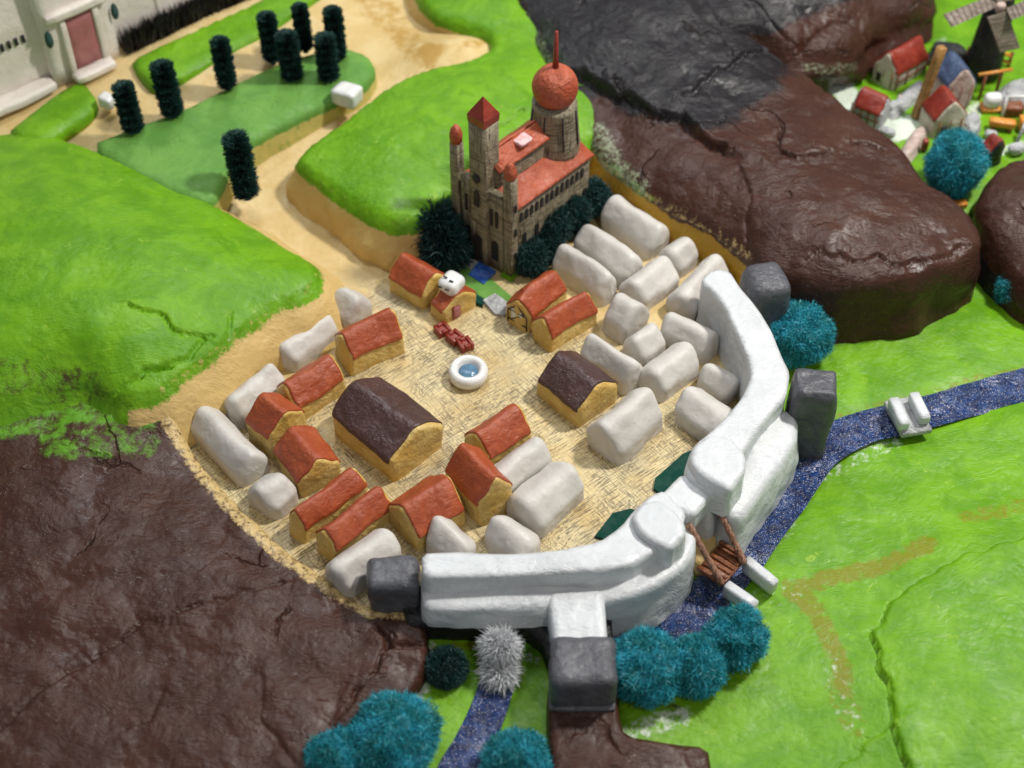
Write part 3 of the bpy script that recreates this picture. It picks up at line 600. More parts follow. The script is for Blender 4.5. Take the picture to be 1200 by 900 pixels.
# ------------------------------------------------------------------ clay houses and blocks
def chaikin(p, n):
    for _ in range(n):
        q = [p[0]]
        for a, b in zip(p[:-1], p[1:]): q += [tuple(a[k]*.75+b[k]*.25 for k in (0, 1)), tuple(a[k]*.25+b[k]*.75 for k in (0, 1))]
        q.append(p[-1]); p = q
    return p
class Clay:
    def __init__(s, L, w, h, e, r, seed, amp, skew=0.0, cur=2, slope=0.0):
        hw = w/2
        # add hold points so roundness stays near corners
        c = .15 if cur == 2 else .25
        base = [(-hw, -.05), (-hw*1.01, e*.6), (-hw, e*(1-c*.4)), (-hw*(1-c), e+(h-e)*c), (-hw*c+skew*hw, h-(h-e)*c*.6), (hw*c+skew*hw, h-(h-e)*c*.6), (hw*(1-c), e+(h-e)*c), (hw, e*(1-c*.4)), (hw*1.01, e*.6), (hw, -.05)]
        s.sec = chaikin(base, 3); s.L = L; s.r = r; s.seed = seed; s.amp = amp; s.h = h; s.hw = hw; s.e = e; s.slope = slope
    def pt(s, j, v, off=0.0):
        """j: float index on section, v: distance 0..L"""
        n = len(s.sec)-1; j = max(0, min(n, j)); i = min(int(j), n-1); t = j-i
        a, b = s.sec[i], s.sec[i+1]; x = a[0]+(b[0]-a[0])*t; z = a[1]+(b[1]-a[1])*t
        if off:
            i0 = max(0, i-1); i1 = min(n, i+2); tx = s.sec[i1][0]-s.sec[i0][0]; tz = s.sec[i1][1]-s.sec[i0][1]; l = math.hypot(tx, tz) or 1
            x += -tz/l*off; z += tx/l*off
        q = max(0, 1-min(v, s.L-v)/s.r); ins = s.r*(1-math.sqrt(max(0, 1-q*q)))
        x *= 1-ins/s.hw; z *= 1-ins/s.h*.9 if z > 0 else 1
        z *= 1+s.slope*(v/s.L-.5)
        p = Vector((v, x, z)); k = Vector((s.seed*5.3, s.seed*2.1, s.seed))
        d = noise.noise_vector(p*1.7+k)*s.amp*1.5+noise.noise_vector(p*4.5+k)*s.amp*.6+noise.noise_vector(p*13+k)*s.amp*.12
        if z < .05: d.z = 0
        return p+d
    def body(s, name, mat, parent, nv=26):
        n = len(s.sec)-1; V = []; F = []
        vs = [s.L*(.5-.5*math.cos(math.pi*i/nv)) for i in range(nv+1)]; js = np.linspace(0, n, 46)
        m = len(js)
        for v in vs:
            for j in js: V.append(s.pt(j, v))
        for i in range(nv):
            for j in range(m-1): F.append((i*m+j, i*m+j+1, (i+1)*m+j+1, (i+1)*m+j))
        for base, sg, v in ((0, 1, 0), (nv*m, -1, s.L)):
            ring = [V[base+j] for j in range(m)]; c = Vector((v, 0, s.h*.38)); prev = list(range(base, base+m))
            for k in range(1, 6):
                t = k/6; cur = []
                for p in ring:
                    q = p.lerp(c, t); q.x += noise.noise(Vector((q.x*2, q.y*6, q.z*6+s.seed)))*s.amp*.5*math.sin(t*1.57)-sg*.5*s.amp*math.sin(t*1.57); V.append(q); cur.append(len(V)-1)
                for j in range(m): F.append((prev[j], prev[(j+1) % m], cur[(j+1) % m], cur[j]))
                prev = cur
            V.append(c-Vector((sg*.5*s.amp, 0, 0))); ci = len(V)-1
            for j in range(m): F.append((prev[j], prev[(j+1) % m], ci))
        return link(name, V, F, mat, parent)
    def roof(s, name, mat, parent, over=(.0, .0), drop=(.0, .0), th=.02):
        n = len(s.sec)-1
        zs = [p[1] for p in s.sec]; lo = next(i for i, z in enumerate(zs) if z > s.e*.86-drop[0]); hi = n-next(i for i, z in enumerate(zs[::-1]) if z > s.e*.86-drop[1])
        nu, nv = 34, 28; V = []; F = []
        def layer(off, sh):
            for i in range(nv+1):
                for j in range(nu+1):
                    u = j/nu; w = i/nv
                    e0 = .035+over[0]+.03*noise.noise(Vector((u*5, s.seed, 0)))+sh; e1 = s.L-.035-over[1]+.03*noise.noise(Vector((u*5, s.seed, 7)))-sh
                    v = e0+(e1-e0)*w; wob = 1.1*noise.noise(Vector((w*5, s.seed, 3)))*(1 if u < .5 else -1)*abs(u-.5)*2
                    jj = lo+(hi-lo)*u; jj += wob*abs(u-.5)*2+(sh*20 if u < .5 else -sh*20)*abs(2*u-1)
                    V.append(s.pt(jj, v, off))
        layer(th, .004); b = len(V); layer(-.02, 0)
        m = nu+1
        for i in range(nv):
            for j in range(nu):
                F.append((i*m+j, i*m+j+1, (i+1)*m+j+1, (i+1)*m+j)); F.append((b+i*m+j, b+(i+1)*m+j, b+(i+1)*m+j+1, b+i*m+j+1))
        for i in range(nv):
            for j in (0, nu): F.append((i*m+j, (i+1)*m+j, b+(i+1)*m+j, b+i*m+j))
        for j in range(nu):
            for i in (0, nv): F.append((i*m+j, i*m+j+1, b+i*m+j+1, b+i*m+j))
        return link(name, V, F, mat, parent)
_seed = [1]
def frame(p1, p2, depth, mode, z0=0):
    a, b = P(*p1, z0), P(*p2, z0); d = b-a; L = d.length; d.normalize(); nn = Vector((-d.y, d.x, 0))
    if nn.y < 0: nn = -nn
    if mode == 'a': org = a+nn*depth/2; ax = d; Ln, Wd = L, depth
    else: org = (a+b)/2; ax = nn; Ln, Wd = depth, L
    return org, math.atan2(ax.y, ax.x), Ln, Wd
def house(p1, p2, depth, h, e, label, roofmat=None, amp=.03, r=.055, skew=0, mode='a', slope=0, over=(0, 0), drop=(0, 0), z0=0, cat='house', wallmat=None, group='red-roofed clay houses round the square', name='clay_house'):
    org, rz, L, Wd = frame(p1, p2, depth, mode, z0)
    t = thing(name, label, cat, org, rz, group); _seed[0] += 1
    c = Clay(L, Wd, h, e, r, _seed[0], amp, skew, slope=slope)
    c.body('wall', wallmat or M_yel, t); c.roof('roof', roofmat or M_red, t, over, drop)
    return t, c
def block(p1, p2, depth, h, label, e=None, amp=.03, r=.11, mode='a', skew=0, slope=0):
    org, rz, L, Wd = frame(p1, p2, depth, mode); _seed[0] += 1
    c = Clay(L, Wd, h, e if e is not None else h*.55, r, _seed[0], amp, skew, cur=3, slope=slope)
    o = c.body('clay_block', M_white, None); o.location = org; o.rotation_euler = (0, 0, rz)
    tag(o, label, 'block', 'unpainted white clay blocks crowding the town'); return o

G2 = 'brown-roofed clay houses on the square'
house((388, 507), (463, 567), .92, .70, .42, 'largest house, dark brown roof over yellow walls, left of the square', M_brn, amp=.028, r=.08, group=G2, over=(-.02, .03), drop=(0, 0))
house((626, 462), (677, 503), .76, .62, .36, 'smaller dark-brown-roofed house right of the fountain', M_brn, amp=.022, r=.08, group=G2)
house((412, 441), (475, 412), .52, .62, .36, 'long red-roofed house above and behind the large brown-roofed house', slope=.1)
house((349, 497), (409, 458), .48, .58, .33, 'red-roofed house against the left end of the large brown-roofed house')
house((289, 514), (321, 540), .62, .70, .42, 'short tall red-roofed house in front of the white blocks at the town corner', r=.06)
house((323, 541), (355, 584), .58, .58, .32, 'red-roofed house with its pale gable toward the pair of long red roofs')
house((358, 640), (432, 583), .35, .50, .30, 'left one of two long narrow red roofs lying side by side')
house((391, 662), (464, 606), .36, .52, .28, 'right one of two long narrow red roofs lying side by side')
house((492, 649), (547, 611), .66, .64, .34, 'wide red-roofed house next to the narrow pair, near the white wall')
house((521, 573), (564, 619), .52, .80, .48, 'tall sharp-ridged red-roofed house wedged between two other red roofs', amp=.024)
house((569, 556), (624, 519), .48, .58, .32, 'upright red-roofed house nearest the middle of the square', r=.06)
house((457, 339), (496, 364), .55, .56, .28, 'red-roofed house at the top left of the square, nearest the hill')
t, c = house((503, 366), (521, 381), .60, .44, .26, 'small house with a pink door and a white lump on its red roof', r=.05)
# door on the right-hand gable (x = L end)
MB().box((c.L+.012, -.08, .13), (.03, .12, .22), r=.01).build('door', M_pink, t)
fr = MB().box((c.L+.006, -.08, .135), (.03, .15, .25), r=.01).build('door_frame', M_red2, t)
lm = MB().box((c.L*.42, .02, .48), (.32, .34, .24), rz=.2, r=.10, n=9, jit=.03, seed=4).build('roof_lump', M_porc, t)
for (a, b, zz) in ((-.05, -.05, .605), (.07, -.04, .605), (.10, -.150, .52), (-.03, -.175, .50)): MB().box((c.L*.42+a, b, zz+.01), (.07, .02, .02), rz=.3, r=.006).build('slit', M_ink, lm)
t, c = house((621, 392), (665, 353), .46, .56, .30, 'red-roofed house with a black and white painted front gable beside the church garden', r=.06)
pf = MB().box((.005, .02, .20), (.03, .20, .24), r=.012, n=6, jit=.01).build('painted_front', M_porc, t)
tm = MB()
for (a, b, z0, z1) in ((-.17, -.17, .03, .28), (.17, .17, .03, .28), (-.17, .17, .1, .1), (-.17, .17, .29, .29), (-.13, .0, .31, .44), (0, .13, .44, .31), (0, 0, .31, .45), (.1, -.05, .12, .25)):
    tm.tube([(-.008, a, z0), (-.008, b, z1)], .009, n=6)
tm.build('timber', M_ink, t)
house((645, 414), (700, 379), .40, .56, .30, 'red-roofed house between the painted-front house and the brown-roofed one', r=.06)

bl = [((384, 374), (409, 393), .50, .55, 'white clay block farthest left of the road, at the top of the left row'),
 ((342, 441), (402, 399), .40, .46, 'long white clay block behind the second red roof from the left corner'),
 ((285, 505), (340, 458), .42, .50, 'white clay block partly behind the short tall red-roofed house'),
 ((223, 512), (283, 574), .48, .52, 'long ridged white clay block at the left corner of the town'),
 ((324, 613), (353, 588), .52, .48, 'squarish white clay block below the long ridged corner block'),
 ((409, 706), (474, 656), .48, .50, 'white clay block touching the grey tower at the left wall end'),
 ((494, 645), (540, 676), .44, .50, 'left one of two white clay blocks just behind the front white wall'),
 ((563, 642), (612, 674), .46, .48, 'right one of two white clay blocks just behind the front white wall'),
 ((596, 592), (650, 548), .46, .50, 'narrow white clay block leaning on the larger one below the square'),
 ((630, 634), (690, 583), .60, .54, 'large white clay block with small pits below the square'),
 ((725, 549), (780, 500), .62, .64, 'largest white clay block, standing alone nearest the green strips'),
 ((785, 492), (845, 535), .56, .50, 'white clay block tucked against the inner wall behind the gate'),
 ((811, 454), (849, 478), .40, .40, 'small white clay block in the angle of the east wall'),
 ((777, 475), (822, 437), .52, .50, 'white clay block directly above the largest one'),
 ((676, 428), (732, 467), .40, .56, 'sharp-ridged white clay block behind the smaller brown-roofed house'),
 ((752, 435), (781, 413), .44, .48, 'small white clay block amid the cluster right of the sharp-ridged one'),
 ((768, 402), (825, 429), .42, .50, 'long bent white clay block nearest the inner face of the east wall'),
 ((702, 388), (730, 407), .58, .64, 'tall crumpled white clay block right of the red roofs'),
 ((754, 371), (797, 334), .50, .50, 'plain white clay block in the middle of the back cluster'),
 ((810, 381), (856, 330), .46, .50, 'white clay block whose tip touches the top end of the wall'),
 ((795, 332), (821, 312), .46, .50, 'small rounded white clay block by the yellow slope'),
 ((701, 270), (760, 309), .52, .60, 'topmost of the three long parallel white clay blocks'),
 ((669, 297), (729, 341), .48, .56, 'middle of the three long parallel white clay blocks'),
 ((642, 322), (703, 363), .44, .56, 'lowest of the three long parallel white clay blocks beside the bushes')]
for i, (a, b, d, h, lab) in enumerate(bl):
    kw = {}
    if i in (3, 14): kw = dict(r=.10, e=h*.5, amp=.022)
    if i == 10: kw = dict(r=.09, e=h*.5)
    if i in (6, 7): kw = dict(r=.16, slope=-.3)
    block(a, b, d, h, lab, **kw)

# ------------------------------------------------------------------ square: fountain and three red planters
t = thing('fountain', 'round white fountain basin with blue water in the square', 'fountain', P(549, 443, 0))
prof = [(.0, 0), (.20, 0), (.25, .03), (.275, .10), (.27, .17), (.235, .215), (.19, .215), (.155, .19), (.14, .15), (.13, .12), (0, .115)]
MB().lathe(prof, n=40, jit=.012).build('basin', M_porc, t)
MB().lathe([(0, .14), (.13, .145), (.13, .11), (0, .11)], n=28).build('water', M_poolw, t)
for (x, y, rz, lab) in ((518.5, 390, .55, 'red square planter nearest the pink-door house'), (533, 399, .75, 'middle red square planter of the three by the fountain'), (545, 407, .5, 'red square planter touching the fountain rim')):
    t = thing('planter', lab, 'planter', P(x, y, 0), rz, 'red square planters in a row by the fountain')
    m = MB()
    for (a, b, sx, sy) in ((-.075, 0, .05, .2), (.075, 0, .05, .2), (0, -.075, .1, .05), (0, .075, .1, .05)): m.box((a, b, .055), (sx, sy, .13), r=.01, n=4)
    m.build('box', M_red2, t); MB().box((0, 0, .05), (.13, .13, .09), r=.01).build('soil', M_red2, t)

# dark green strips by the gate
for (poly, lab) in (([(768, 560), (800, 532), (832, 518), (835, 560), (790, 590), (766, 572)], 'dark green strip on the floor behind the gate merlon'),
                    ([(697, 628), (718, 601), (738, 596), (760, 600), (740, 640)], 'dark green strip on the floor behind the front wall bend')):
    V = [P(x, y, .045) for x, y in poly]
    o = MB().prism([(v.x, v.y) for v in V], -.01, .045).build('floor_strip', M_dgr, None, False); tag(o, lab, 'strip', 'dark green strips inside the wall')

# ------------------------------------------------------------------ white town wall
tw = thing('town_wall', 'thick glossy white clay wall curving round the town with a stepped ledge', 'wall', (0, 0, 0))
par = [(494, 648), (540, 645), (600, 647), (660, 643), (702, 634), (728, 616), (742, 598), (772, 572), (800, 546), (815, 520), (835, 504), (852, 487), (870, 464), (881, 440), (876, 416), (862, 386), (850, 360), (836, 340), (822, 328), (828, 318), (842, 314), (855, 316), (866, 334), (886, 358), (905, 388), (918, 420), (926, 436), (922, 462), (908, 478), (890, 500), (870, 530), (850, 560), (824, 590), (800, 618), (775, 642), (738, 662), (700, 668), (640, 671), (560, 674), (496, 676)]
ga = [(494, 648), (540, 645), (600, 647), (660, 643), (702, 634), (728, 616), (742, 598), (764, 578), (779, 573), (792, 588), (804, 600), (800, 618), (775, 642), (738, 662), (700, 668), (640, 671), (560, 674), (496, 676)]
gb = [(803, 556), (806, 536), (815, 520), (835, 504), (852, 487), (870, 464), (881, 440), (876, 416), (862, 386), (850, 360), (836, 340), (822, 328), (828, 318), (842, 314), (855, 316), (866, 334), (886, 358), (905, 388), (918, 420), (926, 436), (922, 462), (908, 478), (890, 500), (870, 530), (850, 562), (838, 578), (826, 572)]
gc = [(768, 584), (800, 552), (842, 572), (812, 606)]
slab('wall', [(x, y, .88) for x, y in ga], [], -.3, M_wall, step=.045, nf=ngrass, amp=.035, seed=91, edge=.035, flare=.03, lump=.05, parent=tw, cut=.06, K=12)
slab('wall', [(x, y, .88) for x, y in gb], [], -.3, M_wall, step=.045, nf=ngrass, amp=.035, seed=89, edge=.035, flare=.03, lump=.05, parent=tw, cut=.06, K=12)
slab('gate_lintel', [(x, y, .80) for x, y in gc], [], .46, M_wall, step=.04, nf=ngrass, amp=.02, seed=88, edge=.08, flare=-.02, lump=.03, parent=tw, cut=.06, K=6)
led = [(496, 668, .58), (560, 668, .58), (640, 662, .58), (720, 650, .58), (780, 618, .60), (802, 606, .60), (812, 616, .60), (816, 632, .60), (812, 650, .60), (798, 666, .60), (770, 684, .60), (742, 696, .58), (712, 704, .55), (640, 709, .55), (600, 712, .55), (540, 714, .55), (497, 712, .55)]
slab('ledge', led, [(600, 692, .58)], lambda x, y: 0.2 if x < P(655, 730, 0).x else -.25, M_wall, step=.05, nf=ngrass, amp=.02, seed=92, edge=.05, flare=.05, lump=.05, parent=tw, cut=.06, K=9)
led2 = [(862, 560, .6), (880, 520, .6), (898, 492, .6), (912, 478, .58), (926, 480, .56), (936, 492, .52), (934, 516, .5), (914, 548, .5), (888, 584, .5), (870, 608, .5), (853, 606, .52), (845, 584, .58)]
slab('ledge', led2, [], -.25, M_wall, step=.05, nf=ngrass, amp=.022, seed=93, edge=.06, flare=.08, lump=.06, parent=tw, cut=.06, K=9)
for poly, z in (([(740, 604), (752, 588), (772, 584), (792, 598), (803, 612), (804, 626), (786, 644), (764, 634), (748, 622)], 1.0), ([(808, 540), (812, 522), (832, 508), (856, 510), (874, 532), (874, 552), (856, 574), (838, 566), (820, 556)], 1.04)):
    slab('merlon', [(x, y, z) for x, y in poly], [], .5, M_wall, step=.045, nf=ngrass, amp=.02, seed=94+z, edge=.055, flare=.02, lump=.035, parent=tw, cut=.05)
but = [(640, 690, .58), (708, 690, .58), (712, 748, .56), (704, 778, .55), (655, 778, .55), (648, 745, .55)]
slab('buttress', but, [], -.45, M_wall, step=.05, nf=ngrass, amp=.015, seed=97, edge=.06, flare=.02, lump=.04, parent=tw, cut=.06)
# black foundation under the front wall + brown spur under the tower
fd = [(470, 695, .22), (560, 695, .22), (640, 695, .22), (718, 690, .2), (716, 760, .1), (660, 785, .1), (643, 768, .15), (634, 745, .2), (615, 731, .21), (498, 729, .21), (476, 729, .21)]
f_ = slab('rock_foundation', fd, [], -1.2, M_black, step=.06, nf=nrock, amp=.03, seed=101, edge=.03, flare=.03, lump=.06); tag(f_, kind='structure')
sp = [(648, 760, .1), (722, 760, .1), (724, 830, .1), (733, 860, .02), (780, 868, -.06), (830, 874, -.1), (834, 900, -.12), (838, 1000, -.15), (652, 1000, .0), (646, 900, .05), (642, 820, .1)]
f_ = slab('rock_spur', sp, [], -1.2, M_rock, step=.05, nf=nrock, amp=.04, seed=103, edge=.07, flare=.04, lump=.07, paint=lambda XY, s, V: {'m1': .9*((s > .12) & (XY[:, 0] < 662))}); tag(f_, kind='structure')

# grey towers
def tower(cpx, size, ztop, zbot, rz, label, r=.09, seed=0):
    c = P(cpx[0], cpx[1], ztop); t = thing('wall_tower', label, 'tower', (c.x, c.y, zbot), rz, 'grey clay towers along the white wall')
    h = ztop-zbot
    MB().box((0, 0, h/2), (size[0], size[1], h), r=r, n=12, jit=.03, seed=seed).build('tower_body', M_grey, t)
    return t
tower((461, 669), (.62, .50), .60, -.05, 0, 'squat grey tower at the left end of the front wall', seed=1)
t = tower((684, 771), (.74, .66), .66, .08, 0, 'grey tower on the brown spur in front of the wall', seed=2)
MB().box((0, 0, .01), (.77, .69, .08), r=.03, n=8, jit=.02).build('footing', M_grey, t)
tower((957, 447), (.58, .50), 1.0, -.4, -.12, 'tall dark grey tower beside the moat bend', seed=3)
t = tower((900, 322), (.60, .62), 1.0, -.2, .25, 'rounded grey tower at the back end of the wall below the mountain', r=.16, seed=4)

# ------------------------------------------------------------------ gate: drawbridge, ropes, rails
t = thing('drawbridge', 'brown wooden drawbridge hung on two twisted ropes over the moat', 'drawbridge', (0, 0, 0))
a, b, c, d = P(842, 640, -.02), P(874, 655, .0), P(846, 688, .0), P(816, 668, -.02)
ctr = (a+b+c+d)/4; ux = (b-a+c-d)/2; uy = (a-d+b-c)/2; Lx, Ly = ux.length, uy.length; rz = math.atan2(uy.y, uy.x)
MB().box(ctr, (Ly, Lx, .06), rz=rz, r=.015, n=6, jit=.01).build('deck', M_wood, t)
m = MB(); ax = uy.normalized(); ay = ux.normalized()
for k in range(6): m.box(ctr+ax*((k-2.5)/6*Ly)+Vector((0, 0, .04)), (Ly/6*.8, Lx*.92, .04), rz=rz, r=.012, n=4, jit=.008, seed=k)
m.build('planks', M_wood, t)
for sgn in (1, -1): MB().box(ctr+ax*sgn*Ly*.48+Vector((0, 0, .06)), (.05, Lx, .07), rz=rz, r=.015, jit=.008, seed=sgn).build('side_rail', M_wood, t)
def rope(p, q, sag, parent):
    m = MB()
    for s in range(3):
        pts = []
        for i in range(40):
            u = i/39; c_ = p.lerp(q, u)-Vector((0, 0, sag*math.sin(math.pi*u))); th = u*16+s*2.094; dd = (q-p).normalized(); e1 = dd.cross(Vector((0, 0, 1))).normalized(); e2 = dd.cross(e1)
            rr = .026*(1-.35*math.sin(math.pi*u)); pts.append(c_+(e1*math.cos(th)+e2*math.sin(th))*rr)
        m.tube(pts, .026, n=7)
    return m.build('rope', M_rope, parent)
rope(P(833, 577, .68), P(872, 660, .05), .0, t); rope(P(807, 615, .66), P(846, 684, .05), .0, t)
for (p, q, lab) in (((873, 660), (908, 689), 'white stone rail on the far side of the drawbridge landing'), ((850, 689), (885, 714), 'white stone rail on the near side of the drawbridge landing')):
    a, b = P(*p, -.08), P(*q, -.08); dd = b-a
    o = MB().box((a+b)/2, (dd.length, .13, .24), rz=math.atan2(dd.y, dd.x), r=.02, n=5, jit=.006).build('bridge_rail', M_wall, None); tag(o, lab, 'rail', 'white rails at the drawbridge landing')
# gate passage: sandy threshold floor
th_ = slab('threshold', [(770, 600, .01), (812, 568, .01), (850, 632, -.06), (818, 668, -.06)], [], -.4, M_sand, step=.06, edge=.02); tag(th_, kind='structure')
# small white bridge
t = thing('footbridge', 'small grey footbridge with two thick white side rails over the moat', 'bridge', P(1066, 488, -.25))
def loc(p, z): return P(*p, z)-t.location
a, b = P(1053, 470, -.14), P(1073, 507, -.14); dd = b-a; rz = math.atan2(dd.y, dd.x); nn = Vector((-math.sin(rz), math.cos(rz), 0))
cc = (P(1056, 472, -.14)+P(1072, 506, -.14))/2
MB().box(cc-t.location, (dd.length*1.08, .44, .10), rz=rz, r=.02, n=5, jit=.01).build('deck', M_cobble, t)
for p, q in (((1046, 470), (1060, 501)), ((1070, 464), (1084, 494))):
    a, b = P(*p, .0), P(*q, .0); dd = b-a
    MB().box((a+b)/2-t.location, (dd.length, .15, .18), rz=math.atan2(dd.y, dd.x), r=.025, n=5, jit=.008).build('side_rail', M_wall, t)

# ------------------------------------------------------------------ fibre trees
def strands(c, rad, n, ln, mat, name, parent=None, droop=0, wid=.007, shell=(.78, 1.0), tang=.6, core=.9, seed=0, clump=0):
    """fluffy ball: many thin fibre blades on an ellipsoid; c centre (relative), rad=(rx,ry,rz)"""
    rs = np.random.RandomState(seed+5); V = []; F = []
    def dist(d): return 1+clump*noise.noise(Vector(d)*1.9+Vector((seed*3.7, 0, 0)))+clump*.4*noise.noise(Vector(d)*4.5+Vector((seed, 1, 0)))
    # core
    m = 20
    if core:
        for i in range(m+1):
            ph = math.pi*i/m
            for k in range(2*m):
                th = math.pi*k/m; d = (math.sin(ph)*math.cos(th), math.sin(ph)*math.sin(th), math.cos(ph)); s = core*dist(d)*(1+.05*noise.noise(Vector(d)*9))
                V.append((c[0]+d[0]*rad[0]*s, c[1]+d[1]*rad[1]*s, c[2]+d[2]*rad[2]*s))
        for i in range(m):
            for k in range(2*m): F.append((i*2*m+k, i*2*m+(k+1) % (2*m), (i+1)*2*m+(k+1) % (2*m), (i+1)*2*m+k))
    for _ in range(n):
        d = rs.normal(size=3); d /= np.linalg.norm(d)
        s = rs.uniform(*shell)*dist(tuple(d)); p = np.array([c[0]+d[0]*rad[0]*s, c[1]+d[1]*rad[1]*s, c[2]+d[2]*rad[2]*s])
        t = rs.normal(size=3); t -= d*t.dot(d); t /= np.linalg.norm(t)+1e-9
        g = d*(1-tang*rs.uniform(0, 1))+t*tang*rs.uniform(.3, 1); g /= np.linalg.norm(g)
        l = ln*rs.uniform(.5, 1.3); q = p+g*l*.55; bend = g+rs.normal(size=3)*.45+np.array([0, 0, -droop]); bend /= np.linalg.norm(bend); e = q+bend*l*.45
        w = np.cross(g, rs.normal(size=3)); w /= np.linalg.norm(w)+1e-9; w *= wid*rs.uniform(.6, 1.3)
        b = len(V); V += [tuple(p-w), tuple(p+w), tuple(q+w*.8), tuple(q-w*.8), tuple(e)]; F += [(b, b+1, b+2, b+3), (b+3, b+2, b+4)]
    me = bpy.data.meshes.new(name); me.from_pydata([tuple(map(float, v)) for v in V], [], F); me.materials.append(mat)
    o = bpy.data.objects.new(name, me); COL.objects.link(o)
    if parent: o.parent = parent
    return o
def pom(px, py, zc_, rx, mat, label, name='tree', cat='tree', n=9000, rz=None, ry=None, group=None, seed=0, zg=-.25, ln=.085, clump=.2, tang=.95, wid=.0042, trunk=True, **k):
    c = P(px, py, zc_); t = thing(name, label, cat, (c.x, c.y, zg), 0, group)
    strands((0, 0, zc_-zg), (rx, ry or rx, rz or rx), int(n*1.5), ln, mat, 'crown', t, seed=seed, clump=clump, tang=tang, wid=wid, **k)
    if trunk: MB().tube([(0, 0, 0), (.01, 0, (zc_-zg)*.6)], [.05, .035], n=8).build('trunk', M_wood, t)
    return t
GT = 'fluffy teal trees outside the wall'
pom(937, 392, .15, .45, M_teal, 'fluffy teal tree between the two grey towers on the right', rz=.40, seed=1, group=GT, n=14000)
pom(757, 782, .08, .43, M_teal, 'fluffy teal tree touching the front grey tower', rz=.36, seed=2, group=GT, n=13000)
pom(815, 780, .05, .34, M_teal, 'teal tree in the middle of the three beside the moat', rz=.34, seed=3, group=GT, n=10000)
pom(862, 748, .08, .34, M_teal, 'brightest teal tree just below the drawbridge rails', rz=.36, seed=4, group=GT, n=11000, clump=.3)
pom(462, 862, .05, .50, M_teal, 'big round teal tree at the foot of the brown rock', rz=.40, seed=5, group=GT, zg=-.2, n=15000)
pom(393, 888, .0, .30, M_teal, 'small teal tree left of the big round one at the bottom edge', rz=.28, seed=6, group=GT, zg=-.2, n=7000)
pom(605, 893, -.0, .37, M_teal, 'teal tree cut by the bottom edge beside the stream', rz=.32, seed=7, group=GT, zg=-.2, n=9000)
pom(1119, 192, .62, .43, M_teal, 'teal tree standing in the village above the gully', rz=.52, seed=8, group=GT, zg=.05, n=14000)
pom(1192, 338, .0, .28, M_teal, 'dark teal tuft under the right-hand rock at the picture edge', rz=.28, seed=9, group=GT, n=5000)
pom(523, 782, -.06, .21, M_dkgreen, 'small spiky dark green ball bush beside the stream', 'bush', 'bush', rz=.18, seed=10, zg=-.2, n=4500, ln=.09, tang=.15, clump=0, wid=.005, trunk=False)
GB = 'dark bushes planted round the church'
for i, (x, y, z, r, m, lab) in enumerate(((512, 268, .38, .32, M_dkgreen, 'spiky dark bush against the left side of the church, nearest the hill'), (522, 290, .22, .28, M_dkgreen, 'dark bush at the church front left of the blue square'),
    (622, 302, .22, .24, M_dkgreen, 'round lighter green bush right of the church corner'), (618, 272, .32, .24, M_dkgreen, 'dark bush against the church side wall, first behind the round one'), (645, 264, .34, .30, M_dkgreen, 'dark bush under the middle of the church side wall'),
    (668, 248, .34, .30, M_dkgreen, 'dark bush behind the three parallel white blocks'), (694, 232, .34, .26, M_dkgreen, 'dark bush at the far end of the church by the yellow slope'), (642, 290, .16, .2, M_dkgreen, 'low dark bush beside the lowest parallel white block'))):
    pom(x, y, z, r, m, lab, 'bush', 'bush', rz=r, seed=20+i, zg=0, n=5000 if i > 1 else 2800, ln=.10 if i > 1 else .22, tang=.7 if i > 1 else .3, wid=.007 if i > 1 else .012, group=GB, clump=.25, trunk=False)
# waterfall of silver fibres
a = P(586, 756, .1)
wf = thing('waterfall', 'silvery white tinsel waterfall spilling from the wall into the stream', 'waterfall', (a.x, a.y-.05, -.2))
strands((0, .02, .30), (.21, .17, .27), 5200, .15, M_silver, 'tinsel', wf, seed=31, tang=.2, core=.55, shell=(.35, .8), wid=.005, droop=.5)
strands((0, -.16, .10), (.22, .26, .15), 2600, .15, M_silver, 'spray', wf, seed=32, tang=.2, core=.5, shell=(.3, .8), wid=.005, droop=.3)

# cypresses
def cypress(top, base, wpx, z, label, seed):
    b = P(base[0], base[1]-4, z); h = max(.6, zat(b.x, b.y, top[1])-z); t = thing('cypress', label, 'tree', b, 0, 'dark bottle-brush cypresses on the upper lawns')
    t.rotation_euler = (0, math.atan2((top[0]-base[0])+ (600-base[0])*-.0, 400)*.8, 0)
    rs = np.random.RandomState(seed); R = wpx*.82/2/62; V = []; F = []
    ctrl = []
    def prof(u): return R*min(1, (u*9+.55))*math.sqrt(max(0, 1-max(0, (u-.78)/.24)**2))
    for _ in range(5200):
        u = rs.uniform(0, 1)**.95; th = rs.uniform(0, 6.283); rr = prof(u)*(1+.1*math.sin(u*38))
        d = np.array([math.cos(th), math.sin(th), .15+.6*max(0, u-.2)]); p = np.array([0, 0, u*h*.94]); q = p+d*rr*rs.uniform(.75, 1.05)
        w = np.cross(d, rs.normal(size=3)); w /= np.linalg.norm(w); w *= .010
        k = len(V); V += [tuple(p+d*rr*.25-w), tuple(p+d*rr*.25+w), tuple(q+w*.5), tuple(q-w*.5)]; F.append((k, k+1, k+2, k+3))
    me = bpy.data.meshes.new('crown'); me.from_pydata([tuple(map(float, v)) for v in V], [], F); me.materials.append(M_cyp); o = bpy.data.objects.new('crown', me); COL.objects.link(o); o.parent = t
    MB().tube([(0, 0, -.05), (0, 0, h*.9)], [.05, .02], n=8).build('trunk', M_cyp, t)
